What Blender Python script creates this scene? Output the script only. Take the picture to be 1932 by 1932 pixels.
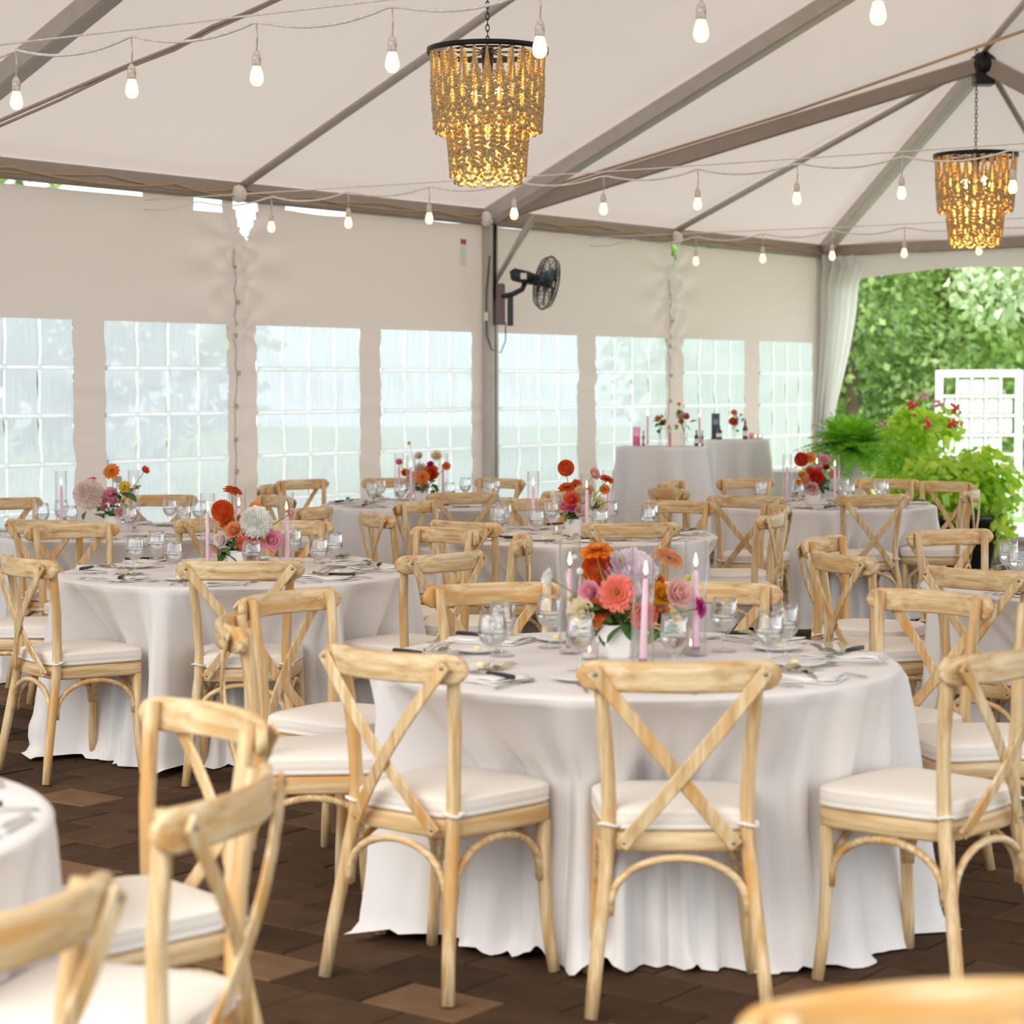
import bpy, math, random
from math import sin, cos, pi, sqrt, radians, atan2, hypot, exp
from mathutils import Vector, Matrix, noise
random.seed(7)
S = bpy.context.scene
C = S.collection
for o in list(bpy.data.objects): bpy.data.objects.remove(o)

# ------------------------------------------------------------------ camera, world, sun, exposure
F = 4025.0; PITCH = 0.0576; ROLL = 0.003; CAMH = 1.54
_f = Vector((0, cos(PITCH), -sin(PITCH))); _u0 = Vector((0, sin(PITCH), cos(PITCH))); _r0 = Vector((1, 0, 0))
_r = _r0*cos(ROLL) - _u0*sin(ROLL); _u = _u0*cos(ROLL) + _r0*sin(ROLL)
cam = bpy.data.cameras.new('camera'); camo = bpy.data.objects.new('camera', cam); C.objects.link(camo)
M3 = Matrix((_r, _u, -_f)).transposed()
camo.matrix_world = Matrix.Translation((0, 0, CAMH)) @ M3.to_4x4()
cam.sensor_fit = 'HORIZONTAL'; cam.sensor_width = 24.0; cam.lens = F/1932*24.0
cam.clip_end = 300
cam.dof.use_dof = True; cam.dof.focus_distance = 9.0; cam.dof.aperture_fstop = 2.7
S.camera = camo
W = bpy.data.worlds.new('overcast'); S.world = W; W.use_nodes = True
_n = W.node_tree.nodes; _l = W.node_tree.links
for x in list(_n): _n.remove(x)
_out = _n.new('ShaderNodeOutputWorld'); _bg = _n.new('ShaderNodeBackground')
_tc = _n.new('ShaderNodeTexCoord'); _sep = _n.new('ShaderNodeSeparateXYZ'); _cr = _n.new('ShaderNodeValToRGB')
_cr.color_ramp.elements[0].position = 0.0; _cr.color_ramp.elements[0].color = (.80, .90, .95, 1)
_cr.color_ramp.elements[1].position = 0.7; _cr.color_ramp.elements[1].color = (.98, .99, 1.0, 1)
_l.new(_tc.outputs['Generated'], _sep.inputs[0]); _l.new(_sep.outputs['Z'], _cr.inputs[0])
_l.new(_cr.outputs[0], _bg.inputs[0]); _bg.inputs[1].default_value = 2.1
_l.new(_bg.outputs[0], _out.inputs[0])
sun = bpy.data.lights.new('sun', 'SUN'); sun.energy = 3.0; sun.angle = radians(50); sun.color = (1, .97, .9)
suno = bpy.data.objects.new('sun', sun); C.objects.link(suno); suno.rotation_euler = (radians(38), radians(-28), 0)
S.view_settings.view_transform = 'Standard'; S.view_settings.look = 'None'
S.cycles.transparent_max_bounces = 32
S.view_settings.exposure = 0.24; S.view_settings.gamma = 1.0; S.view_settings.use_curve_mapping = False

def ray(x, y): return _f*F + _r*(x-966) + _u*(966-y)
def P(x, y, h=.755):
    d = ray(x, y); t = (h-CAMH)/d.z; return Vector((d.x*t, d.y*t, h))
def D(x, y, Y):
    d = ray(x, y); t = Y/d.y; return Vector((d.x*t, Y, CAMH+d.z*t))

# ------------------------------------------------------------------ helpers
class MB:
    def __init__(s): s.v = []; s.f = []; s.sm = []
    def add(s, vs, fs, smooth=True):
        b = len(s.v); s.v += [tuple(p) for p in vs]; s.f += [tuple(b+i for i in f) for f in fs]; s.sm += [smooth]*len(fs)
    def box(s, c, d, R=None, bev=0):
        x, y, z = d[0]/2, d[1]/2, d[2]/2
        if bev:
            vs = []
            for sz, k in ((-1, 0), (1, bev)):
                for sx, sy in ((-1, -1), (1, -1), (1, 1), (-1, 1)): vs.append(Vector((sx*x, sy*y, sz*z - (bev*.6 if sz > 0 else 0))))
            for sx, sy in ((-1, -1), (1, -1), (1, 1), (-1, 1)): vs.append(Vector((sx*(x-bev), sy*(y-bev), z)))
            fs = [(3, 2, 1, 0)] + [(i, (i+1) % 4, 4+(i+1) % 4, 4+i) for i in range(4)] + [(4+i, 4+(i+1) % 4, 8+(i+1) % 4, 8+i) for i in range(4)] + [(8, 9, 10, 11)]
        else:
            vs = [Vector((a*x, b*y, e*z)) for e in (-1, 1) for a, b in ((-1, -1), (1, -1), (1, 1), (-1, 1))]
            fs = [(3, 2, 1, 0), (4, 5, 6, 7)] + [(i, (i+1) % 4, 4+(i+1) % 4, 4+i) for i in range(4)]
        if R: vs = [R @ p for p in vs]
        s.add([p+Vector(c) for p in vs], fs, False)
    def sweep(s, path, prof, side=(1, 0, 0), caps=True, smooth=True, scale=None):
        path = [Vector(p) for p in path]; side = Vector(side); n = len(prof); vs = []; fs = []
        for i, p in enumerate(path):
            t = (path[min(i+1, len(path)-1)] - path[max(i-1, 0)]).normalized()
            a = (side - t*side.dot(t))
            if a.length < 1e-5: a = t.orthogonal()
            a.normalize(); b = t.cross(a); k = scale[i] if scale else 1
            ka, kb = (k if isinstance(k, tuple) else (k, k))
            for q in prof: vs.append(p + a*q[0]*ka + b*q[1]*kb)
        for i in range(len(path)-1):
            for j in range(n):
                fs.append((i*n+j, i*n+(j+1) % n, (i+1)*n+(j+1) % n, (i+1)*n+j))
        if caps: fs.append(tuple(range(n-1, -1, -1))); fs.append(tuple(range((len(path)-1)*n, len(path)*n)))
        s.add(vs, fs, smooth)
    def tube(s, path, r, n=8, side=(1, 0, .01), scale=None):
        s.sweep(path, [(r*cos(2*pi*i/n), r*sin(2*pi*i/n)) for i in range(n)], side, True, True, scale)
    def lathe(s, prof, n=20, c=(0, 0, 0), cap=True):
        vs = []; fs = []
        for r, z in prof:
            for i in range(n): vs.append((c[0]+r*cos(2*pi*i/n), c[1]+r*sin(2*pi*i/n), c[2]+z))
        for k in range(len(prof)-1):
            for i in range(n): fs.append((k*n+i, k*n+(i+1) % n, (k+1)*n+(i+1) % n, (k+1)*n+i))
        if cap:
            if prof[0][0] > 1e-4: fs.append(tuple(range(n-1, -1, -1)))
            if prof[-1][0] > 1e-4: fs.append(tuple((len(prof)-1)*n+i for i in range(n)))
        s.add(vs, fs)
    def ball(s, c, r, n=8, m=5, sz=1):
        vs = [(c[0], c[1], c[2]-r*sz)]; fs = []
        for k in range(1, m):
            a = -pi/2+pi*k/m
            for i in range(n): vs.append((c[0]+r*cos(a)*cos(2*pi*i/n), c[1]+r*cos(a)*sin(2*pi*i/n), c[2]+r*sz*sin(a)))
        vs.append((c[0], c[1], c[2]+r*sz)); T = len(vs)-1
        for i in range(n):
            fs.append((0, 1+(i+1) % n, 1+i)); fs.append((T, T-n+i, T-n+(i+1) % n))
            for k in range(m-2): b = 1+k*n; fs.append((b+i, b+(i+1) % n, b+n+(i+1) % n, b+n+i))
        s.add(vs, fs)
    def mesh(s, name):
        me = bpy.data.meshes.new(name); me.from_pydata(s.v, [], s.f); me.polygons.foreach_set('use_smooth', s.sm); me.update(); return me
    def obj(s, name, mat, parent=None, loc=None, rot=None):
        return mobj(name, s.mesh(name), mat, parent, loc, rot)
def mobj(name, me, mat=None, parent=None, loc=None, rot=None):
    o = bpy.data.objects.new(name, me); C.objects.link(o)
    if mat and not me.materials: me.materials.append(mat)
    if parent: o.parent = parent
    if loc is not None: o.location = loc
    if rot is not None: o.rotation_euler = rot
    return o
def tag(o, label, cat, group=None):
    o['label'] = label; o['category'] = cat
    if group: o['group'] = group
    return o
def thing(name, label, cat, loc=(0, 0, 0), rz=0, group=None):
    o = bpy.data.objects.new(name, None); C.objects.link(o); o.location = loc; o.rotation_euler = (0, 0, rz)
    o.empty_display_size = .1
    return tag(o, label, cat, group)
def struct(o): o['kind'] = 'structure'; return o
def copy_tree(o, parent=None):
    c = o.copy(); C.objects.link(c); c.parent = parent
    for ch in KIDS.get(o.name, ()): copy_tree(ch, c)
    return c
KIDS = {}
def reg(root):
    KIDS[root.name] = list(root.children)
    for c in root.children: reg(c)

# ------------------------------------------------------------------ materials
def newmat(name):
    m = bpy.data.materials.new(name); m.use_nodes = True
    nt = m.node_tree; b = nt.nodes['Principled BSDF']; return m, nt, b
def srgb(r, g, b):
    f = lambda c: (c/255/12.92 if c/255 <= .04045 else ((c/255+.055)/1.055)**2.4)
    return (f(r), f(g), f(b), 1)
def plain(name, col, rough=.5, metal=0, spec=.5, var=0, scale=30, bump=0):
    m, nt, b = newmat(name)
    b.inputs['Base Color'].default_value = col; b.inputs['Roughness'].default_value = rough; b.inputs['Metallic'].default_value = metal
    b.inputs['Specular IOR Level'].default_value = spec
    if var or bump:
        tc = nt.nodes.new('ShaderNodeTexCoord'); nz = nt.nodes.new('ShaderNodeTexNoise'); nz.inputs['Scale'].default_value = scale; nz.inputs['Detail'].default_value = 4
        nt.links.new(tc.outputs['Object'], nz.inputs['Vector'])
        if var:
            rp = nt.nodes.new('ShaderNodeValToRGB'); rp.color_ramp.elements[0].position = .3; rp.color_ramp.elements[1].position = .7
            rp.color_ramp.elements[0].color = tuple(c*(1-var) for c in col[:3])+(1,); rp.color_ramp.elements[1].color = tuple(min(1, c*(1+var)) for c in col[:3])+(1,)
            nt.links.new(nz.outputs['Fac'], rp.inputs[0]); nt.links.new(rp.outputs[0], b.inputs['Base Color'])
        if bump:
            bp = nt.nodes.new('ShaderNodeBump'); bp.inputs['Strength'].default_value = bump; bp.inputs['Distance'].default_value = .004
            nt.links.new(nz.outputs['Fac'], bp.inputs['Height']); nt.links.new(bp.outputs[0], b.inputs['Normal'])
    return m
def wood(name, sc):
    m, nt, b = newmat(name); N = nt.nodes; L = nt.links
    tc = N.new('ShaderNodeTexCoord'); oi = N.new('ShaderNodeObjectInfo'); mu = N.new('ShaderNodeMath'); mu.operation = 'MULTIPLY'; mu.inputs[1].default_value = 17
    cb = N.new('ShaderNodeCombineXYZ'); ad = N.new('ShaderNodeVectorMath'); mp = N.new('ShaderNodeMapping'); mp.inputs['Scale'].default_value = sc
    L.new(oi.outputs['Random'], mu.inputs[0])
    for k in range(3): L.new(mu.outputs[0], cb.inputs[k])
    L.new(tc.outputs['Object'], ad.inputs[0]); L.new(cb.outputs[0], ad.inputs[1]); L.new(ad.outputs[0], mp.inputs[0])
    n1 = N.new('ShaderNodeTexNoise'); n1.inputs['Scale'].default_value = 1; n1.inputs['Detail'].default_value = 5; n1.inputs['Roughness'].default_value = .62
    n2 = N.new('ShaderNodeTexNoise'); n2.inputs['Scale'].default_value = .32; n2.inputs['Detail'].default_value = 3
    L.new(mp.outputs[0], n1.inputs['Vector']); L.new(mp.outputs[0], n2.inputs['Vector'])
    r1 = N.new('ShaderNodeValToRGB'); e = r1.color_ramp.elements
    e[0].position = .30; e[0].color = srgb(176, 134, 86); e[1].position = .66; e[1].color = srgb(231, 207, 168)
    x = e.new(.48); x.color = srgb(210, 177, 128)
    L.new(n1.outputs['Fac'], r1.inputs[0])
    r2 = N.new('ShaderNodeValToRGB'); r2.color_ramp.elements[0].position = .53; r2.color_ramp.elements[0].color = (0, 0, 0, 1); r2.color_ramp.elements[1].position = .66; r2.color_ramp.elements[1].color = (1, 1, 1, 1)
    L.new(n2.outputs['Fac'], r2.inputs[0])
    mx = N.new('ShaderNodeMix'); mx.data_type = 'RGBA'; mx.inputs['B'].default_value = srgb(206, 154, 86)
    L.new(r2.outputs[0], mx.inputs['Factor']); L.new(r1.outputs[0], mx.inputs['A'])
    L.new(mx.outputs['Result'], b.inputs['Base Color']); b.inputs['Roughness'].default_value = .42
    bp = N.new('ShaderNodeBump'); bp.inputs['Strength'].default_value = .15; bp.inputs['Distance'].default_value = .002
    L.new(n1.outputs['Fac'], bp.inputs['Height']); L.new(bp.outputs[0], b.inputs['Normal'])
    return m
WOODX = wood('whitewashed_wood_across', (2.4, 55, 55)); WOODZ = wood('whitewashed_wood_upright', (55, 55, 2.4))
WOODA = wood('whitewashed_wood_apron', (3, 3, 60))
CUSH = plain('ivory_cushion_fabric', srgb(238, 229, 219), .9, var=.03, scale=300, bump=.1, spec=.2)
CLOTH = plain('white_linen_cloth', srgb(231, 225, 222), .85, var=.02, scale=350, bump=.08, spec=.2)
NAPK = plain('white_napkin', srgb(232, 226, 222), .9, bump=.15, scale=120, spec=.2)
STEEL = plain('polished_steel', (.55, .53, .50, 1), .18, 1)
SCREW = plain('screw_steel', (.3, .28, .25, 1), .35, 1)
BLACKP = plain('black_handle', (.012, .01, .012, 1), .35)
ALU = plain('anodised_frame', srgb(188, 180, 170), .45, .3, var=.06, scale=8)
BEAM = plain('tan_grey_beam', srgb(168, 152, 140), .5, .2, var=.05, scale=6)
WHITEM = plain('white_paint', srgb(238, 240, 238), .5)
CERAM = plain('white_ceramic', srgb(236, 232, 228), .3)
CORD = plain('white_cord', srgb(242, 232, 222), .6, var=.15, scale=60)
TANCORD = plain('tan_cord', srgb(190, 160, 125), .7)
SOCK = plain('weathered_socket', srgb(222, 205, 190), .6, var=.3, scale=90)
BLACKM = plain('black_metal', (.02, .018, .018, 1), .4, .6)
DARKPL = plain('dark_plastic', (.018, .022, .026, 1), .35)
BEADM = plain('wood_beads', srgb(204, 174, 122), .6, var=.12, scale=40)
PINKW = plain('pink_candle_wax', srgb(248, 204, 222), .45)
STEMG = plain('green_stem', srgb(120, 150, 60), .6)
LEAFG = plain('dark_green_leaf', srgb(52, 92, 32), .5, var=.35, scale=25)
SAGE = plain('sage_leaf', srgb(164, 154, 128), .7, var=.15, scale=60)
def emis(name, col, st):
    m, nt, b = newmat(name); b.inputs['Emission Color'].default_value = col; b.inputs['Emission Strength'].default_value = st
    b.inputs['Base Color'].default_value = col; return m
BULBM = emis('lit_bulb', (1, .74, .44, 1), 1.35)
FLAME = emis('candle_flame', (1, .62, .28, 1), 5.5)
def thin_glass(name, tint=(1, 1, 1, 1), base=.03, gl=.35, pw=2.8):
    m = bpy.data.materials.new(name); m.use_nodes = True; nt = m.node_tree; N = nt.nodes; L = nt.links
    for x in list(N): N.remove(x)
    o = N.new('ShaderNodeOutputMaterial'); mx = N.new('ShaderNodeMixShader'); t = N.new('ShaderNodeBsdfTransparent'); g = N.new('ShaderNodeBsdfGlossy')
    lw = N.new('ShaderNodeLayerWeight'); lw.inputs['Blend'].default_value = .5; t.inputs[0].default_value = tint; g.inputs['Roughness'].default_value = .04
    pw_ = N.new('ShaderNodeMath'); pw_.operation = 'POWER'; pw_.inputs[1].default_value = pw; sc_ = N.new('ShaderNodeMath'); sc_.operation = 'MULTIPLY_ADD'; sc_.inputs[1].default_value = gl*2; sc_.inputs[2].default_value = base
    L.new(lw.outputs['Facing'], pw_.inputs[0]); L.new(pw_.outputs[0], sc_.inputs[0]); L.new(sc_.outputs[0], mx.inputs[0]); L.new(t.outputs[0], mx.inputs[1]); L.new(g.outputs[0], mx.inputs[2]); L.new(mx.outputs[0], o.inputs[0])
    return m
GLASS = thin_glass('clear_cylinder_glass', gl=.32)
GOBG = thin_glass('goblet_glass', gl=.5, base=.08, pw=1.8)
m, nt, b = newmat('water'); b.inputs['Transmission Weight'].default_value = 1; b.inputs['Roughness'].default_value = 0; b.inputs['IOR'].default_value = 1.33; WATER = m
def sheet(name, col, tcol, fac, rough_bump=0, scale=2):
    m = bpy.data.materials.new(name); m.use_nodes = True; nt = m.node_tree; N = nt.nodes; L = nt.links
    for x in list(N): N.remove(x)
    o = N.new('ShaderNodeOutputMaterial'); mx = N.new('ShaderNodeMixShader'); d = N.new('ShaderNodeBsdfDiffuse'); t = N.new('ShaderNodeBsdfTranslucent')
    d.inputs[0].default_value = col; t.inputs[0].default_value = tcol; mx.inputs[0].default_value = fac
    L.new(d.outputs[0], mx.inputs[1]); L.new(t.outputs[0], mx.inputs[2]); L.new(mx.outputs[0], o.inputs[0])
    if rough_bump:
        tc = N.new('ShaderNodeTexCoord'); nz = N.new('ShaderNodeTexNoise'); nz.inputs['Scale'].default_value = scale; nz.inputs['Detail'].default_value = 3
        bp = N.new('ShaderNodeBump'); bp.inputs['Strength'].default_value = rough_bump; bp.inputs['Distance'].default_value = .02
        L.new(tc.outputs['Object'], nz.inputs['Vector']); L.new(nz.outputs['Fac'], bp.inputs['Height']); L.new(bp.outputs[0], d.inputs['Normal']); L.new(bp.outputs[0], t.inputs['Normal'])
    return m
CANOPY = sheet('tent_canopy_vinyl', (.73, .67, .635, 1), (.61, .53, .48, 1), .27, .25, 3)
WALLV = sheet('tent_sidewall_vinyl', (.80, .71, .655, 1), (.68, .55, .48, 1), .28, .3, 4)
DRAPE = sheet('tent_drape_vinyl', (.90, .88, .86, 1), (.86, .84, .81, 1), .55)
MUNT = sheet('white_window_tape', (.95, .95, .95, 1), (1, 1, 1, 1), .85)
def vinyl():
    m = bpy.data.materials.new('fogged_window_vinyl'); m.use_nodes = True; nt = m.node_tree; N = nt.nodes; L = nt.links
    for x in list(N): N.remove(x)
    o = N.new('ShaderNodeOutputMaterial'); t = N.new('ShaderNodeBsdfTransparent'); tr = N.new('ShaderNodeBsdfTranslucent'); d = N.new('ShaderNodeBsdfDiffuse')
    m1 = N.new('ShaderNodeMixShader'); m2 = N.new('ShaderNodeMixShader'); tr.inputs[0].default_value = (.62, .645, .69, 1); d.inputs[0].default_value = (.8, .85, .88, 1); t.inputs[0].default_value = (.93, .97, .98, 1)
    tc = N.new('ShaderNodeTexCoord'); mp = N.new('ShaderNodeMapping'); mp.inputs['Scale'].default_value = (45, 45, 3); nz = N.new('ShaderNodeTexNoise'); nz.inputs['Scale'].default_value = 1; nz.inputs['Detail'].default_value = 5
    rp = N.new('ShaderNodeMapRange'); rp.inputs['From Min'].default_value = .3; rp.inputs['From Max'].default_value = .7; rp.inputs['To Min'].default_value = .86; rp.inputs['To Max'].default_value = .96
    L.new(tc.outputs['Object'], mp.inputs[0]); L.new(mp.outputs[0], nz.inputs['Vector']); L.new(nz.outputs['Fac'], rp.inputs[0])
    m1.inputs[0].default_value = .12; L.new(tr.outputs[0], m1.inputs[1]); L.new(d.outputs[0], m1.inputs[2])
    L.new(rp.outputs[0], m2.inputs[0]); L.new(t.outputs[0], m2.inputs[1]); L.new(m1.outputs[0], m2.inputs[2]); L.new(m2.outputs[0], o.inputs[0])
    return m
VINYL = vinyl()
def paver_mat():
    m, nt, b = newmat('brown_stone_paver'); N = nt.nodes; L = nt.links
    oi = N.new('ShaderNodeObjectInfo'); ge = N.new('ShaderNodeNewGeometry'); ad = N.new('ShaderNodeMath'); ad.operation = 'ADD'; fr = N.new('ShaderNodeMath'); fr.operation = 'FRACT'
    L.new(oi.outputs['Random'], ad.inputs[0]); L.new(ge.outputs['Random Per Island'], ad.inputs[1]); L.new(ad.outputs[0], fr.inputs[0])
    rp = N.new('ShaderNodeValToRGB'); e = rp.color_ramp.elements; e[0].position = 0; e[0].color = (.036, .019, .010, 1); e[1].position = 1; e[1].color = (.13, .074, .040, 1)
    x = e.new(.55); x.color = (.054, .029, .016, 1); x = e.new(.86); x.color = (.07, .039, .022, 1); x = e.new(.9); x.color = (.13, .074, .040, 1)
    L.new(fr.outputs[0], rp.inputs[0])
    nz = N.new('ShaderNodeTexNoise'); nz.inputs['Scale'].default_value = 9; nz.inputs['Detail'].default_value = 7; L.new(ge.outputs['Position'], nz.inputs['Vector'])
    mx = N.new('ShaderNodeMix'); mx.data_type = 'RGBA'; mx.blend_type = 'MULTIPLY'; mx.inputs['Factor'].default_value = .55
    L.new(rp.outputs[0], mx.inputs['A']); L.new(nz.outputs['Fac'], mx.inputs['B'])
    hv = N.new('ShaderNodeHueSaturation'); hv.inputs['Value'].default_value = 2.0; L.new(mx.outputs['Result'], hv.inputs['Color']); L.new(hv.outputs[0], b.inputs['Base Color'])
    b.inputs['Roughness'].default_value = .8; b.inputs['Specular IOR Level'].default_value = .1
    bp = N.new('ShaderNodeBump'); bp.inputs['Strength'].default_value = .5; bp.inputs['Distance'].default_value = .01; L.new(nz.outputs['Fac'], bp.inputs['Height']); L.new(bp.outputs[0], b.inputs['Normal'])
    return m
PAVER = paver_mat()
def leafmat(name, c0, c1, tr=.35):
    m = bpy.data.materials.new(name); m.use_nodes = True; nt = m.node_tree; N = nt.nodes; L = nt.links
    for x in list(N): N.remove(x)
    o = N.new('ShaderNodeOutputMaterial'); mx = N.new('ShaderNodeMixShader'); d = N.new('ShaderNodeBsdfDiffuse'); t = N.new('ShaderNodeBsdfTranslucent'); ge = N.new('ShaderNodeNewGeometry')
    rp = N.new('ShaderNodeValToRGB'); rp.color_ramp.elements[0].color = c0; rp.color_ramp.elements[1].color = c1
    L.new(ge.outputs['Random Per Island'], rp.inputs[0]); L.new(rp.outputs[0], d.inputs[0]); L.new(rp.outputs[0], t.inputs[0]); mx.inputs[0].default_value = tr
    g = N.new('ShaderNodeBsdfGlossy'); g.inputs['Roughness'].default_value = .45; m3 = N.new('ShaderNodeMixShader'); m3.inputs[0].default_value = .06
    L.new(d.outputs[0], mx.inputs[1]); L.new(t.outputs[0], mx.inputs[2]); L.new(mx.outputs[0], m3.inputs[1]); L.new(g.outputs[0], m3.inputs[2]); L.new(m3.outputs[0], o.inputs[0])
    return m

# ------------------------------------------------------------------ tent geometry
A0 = Vector((-.247, 17.8, 0)); WD = Vector((.602, .799, 0)); WN = Vector((.799, -.602, 0)); EH = 3.04; BAY = 2.9; PIT = .437
def wp(s, h, d=0.0): return A0 + WD*s + WN*d + Vector((0, 0, h))
CROWN = Vector((3.98, 18.14, 4.35)); CC = wp(2*BAY, 0); MC = wp(BAY, 0); CD = wp(2*BAY, 0, BAY); DD = wp(2*BAY, 0, 2*BAY)
KK = Vector((5.9, 16.9, 0))
E3 = Vector((0, 0, EH))
R1 = wp(0, EH+PIT*6.1, 6.1)

def build_ceiling():
    mb = MB()
    # long slope over the window wall and the opposite slope over the camera
    ns = 24; s0 = -14.5
    for (d0, h0, d1, h1) in ((0, EH, 6.1, EH+PIT*6.1), (6.1, EH+PIT*6.1, 12.2, EH)):
        vs = []; fs = []; sE = 0 if d0 < 1 else 3.0
        for i in range(ns+1):
            s = s0+(sE-s0)*i/ns
            for j in range(13):
                t = j/12; sag = -.05*sin(pi*((s/BAY) % 1))*sin(pi*t)
                if d0 > 1 or True: vs.append(wp(s, h0+(h1-h0)*t+sag, d0+(d1-d0)*t))
        for i in range(ns):
            for j in range(12): fs.append((i*13+j, i*13+j+1, (i+1)*13+j+1, (i+1)*13+j))
        mb.add(vs, fs)
    def tri(a, b, c): mb.add([a, b, c], [(0, 1, 2)], False)
    a0 = A0+E3; o = WN*-.06
    tri(a0, R1, CROWN); tri(a0, CROWN, MC+E3); tri(MC+E3, CROWN, CC+E3); tri(CC+E3, CROWN, CD+E3); tri(CD+E3, CROWN, DD+E3)
    tri(DD+E3, CROWN, KK+E3); tri(KK+E3, CROWN, R1)
    tri(R1, wp(3.0, EH+PIT*6.1, 6.1), KK+E3); tri(wp(3.0, EH+PIT*6.1, 6.1), wp(3.0, EH, 12.2), KK+E3)
    c = struct(mb.obj('ceiling', CANOPY))
    def beam(a, b, w, h, mat, name='rafter', off=.09, rnd=False):
        m = MB(); a = Vector(a)-Vector((0, 0, off)); b = Vector(b)-Vector((0, 0, off)); t = (b-a).normalized(); sd = t.cross(Vector((0, 0, 1)))
        if rnd: m.tube([a, b], w/2, 10, sd)
        else:
            r = .012; m.sweep([a, b], [(-w/2+r, -h/2), (w/2-r, -h/2), (w/2, -h/2+r), (w/2, h/2-r), (w/2-r, h/2), (-w/2+r, h/2), (-w/2, h/2-r), (-w/2, -h/2+r)], sd, True, False)
            m.sweep([a-Vector((0, 0, h/2)), b-Vector((0, 0, h/2))], [(-.018, -.006), (.018, -.006), (.018, .006), (-.018, .006)], sd, True, False)
        return m.obj(name, mat, c)
    for k in range(-4, 1):
        big = k % 2 == 0
        beam(wp(k*BAY, EH, .05), wp(k*BAY, EH+PIT*6.0, 6.0), .13 if big else .06, .13 if big else .06, ALU, off=.09 if big else .05, rnd=not big)
    beam(a0, CROWN, .12, .13, BEAM); beam(MC+E3, CROWN, .055, .055, ALU, off=.05, rnd=True); beam(CC+E3, CROWN, .12, .12, ALU)
    beam(CD+E3, CROWN, .055, .055, ALU, off=.05, rnd=True); beam(KK+E3, CROWN, .13, .14, BEAM); beam(DD+E3, CROWN, .12, .12, ALU)
    beam(CROWN+Vector((0, 0, .02)), Vector((3.98, 12.2, 4.96)), .06, .06, ALU, off=.0, rnd=True)
    m = MB(); m.ball(CROWN-Vector((0, 0, .1)), .12, 10, 6); m.box(CROWN-Vector((0, 0, .2)), (.16, .16, .14)); m.obj('crown_bracket', BLACKM, c)
    for a, b2 in ((-5, -3), (-3, -1), (-1, 0), (0, 1), (1, 2)):
        beam(wp(a*BAY, EH, .03), wp(b2*BAY, EH, .03), .10, .13, BEAM, 'eave_beam', .075)
    beam(CC+E3, DD+E3, .09, .11, BEAM, 'eave_beam', .07)
    beam(wp(-5*BAY, EH, 12.2), wp(3, EH, 12.2), .1, .13, BEAM, 'eave_beam', .075)
    # fabric edge flap over the eave beam, and the scalloped flap of the open side
    m = MB(); vs = []; fs = []; n = 40
    for i in range(n+1):
        t = i/n; p = CC + (DD-CC)*t*1.15 + Vector((0, 0, EH+.02)); dr = .33 + .02*sin(t*20) + .10*exp(-t*12)
        q = p + Vector((.03*sin(t*37), .03*sin(t*31), 0))
        vs += [p, q-Vector((0, 0, dr*.5)), q+Vector((.02*sin(t*50), 0, -dr))]
    for i in range(n):
        for j in range(2): fs.append((i*3+j, i*3+j+1, (i+1)*3+j+1, (i+1)*3+j))
    m.add(vs, fs); m.obj('valance', CANOPY, c)
    # clamps at the rafter feet
    for k in (-1, 0, 1):
        m = MB(); m.ball(wp(k*BAY-.06, EH-.10, .10), .06, 10, 6, 1.1); m.obj('joint_cover', CORD, c)
    # draped leaf specks stay out; cords swagged along the eave
    for (s1, s2, nn, dh) in ((-5.7, -2.9, 2, .05), (-2.9, 0, 2, .035), (0, 2.9, 2, .04), (2.9, 5.8, 2, .035)):
        for q in range(2):
            m = MB(); pts = []
            for i in range(41):
                t = i/40; ph = (t*nn*(1+.15*q)+q*.35+.1*sin(t*7)) % 1
                pts.append(wp(s1+(s2-s1)*t, EH-.06-.012*q-dh*4*ph*(1-ph), .09+.012*q))
            m.tube(pts, .007, 5); m.obj('cord', TANCORD, c)
    return c
CEIL = build_ceiling()

# sidewall with windows
WIN = [(-8.26, -7.10), (-6.96, -5.80), (-5.60, -4.447), (-4.165, -3.0), (-2.695, -1.545), (-1.292, -.144), (.217, 1.377), (1.666, 2.80), (3.124, 4.25), (4.53, 5.616)]
WT, WB = 2.01, .415; WALLTOP = 2.90
def wall_disp(s, h):
    d = 0.0
    for sc in (-2.88, 2.9):
        for hn in (2.35, 1.98, 2.62):
            dx = s-sc; dz = h-hn; r = hypot(dx, dz*1.0)+.03; th = atan2(dz, abs(dx)+.001)
            d += .022*exp(-r/.45)*cos(th*9)
        for hn in (1.66, 1.2, .8):
            dx = s-sc; dz = h-hn; r = hypot(dx, dz)+.03
            d += .011*exp(-r/.14)*cos(atan2(dz, abs(dx)+.001)*5)
    d += .006*noise.noise(Vector((s*1.5, h*2.5, 3)))
    if h < 2.0: d += .013*noise.noise(Vector((s*.9, h*13, 7)))*min(1, (2.0-h)*3)
    return d
def wall_ds(s, h): return .022*noise.noise(Vector((s*1.1, h*7, 1)))*(1 if h < 2.01 else 0)
def wpt(s, h): return wp(s+wall_ds(s, h), h, wall_disp(s, h))
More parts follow.
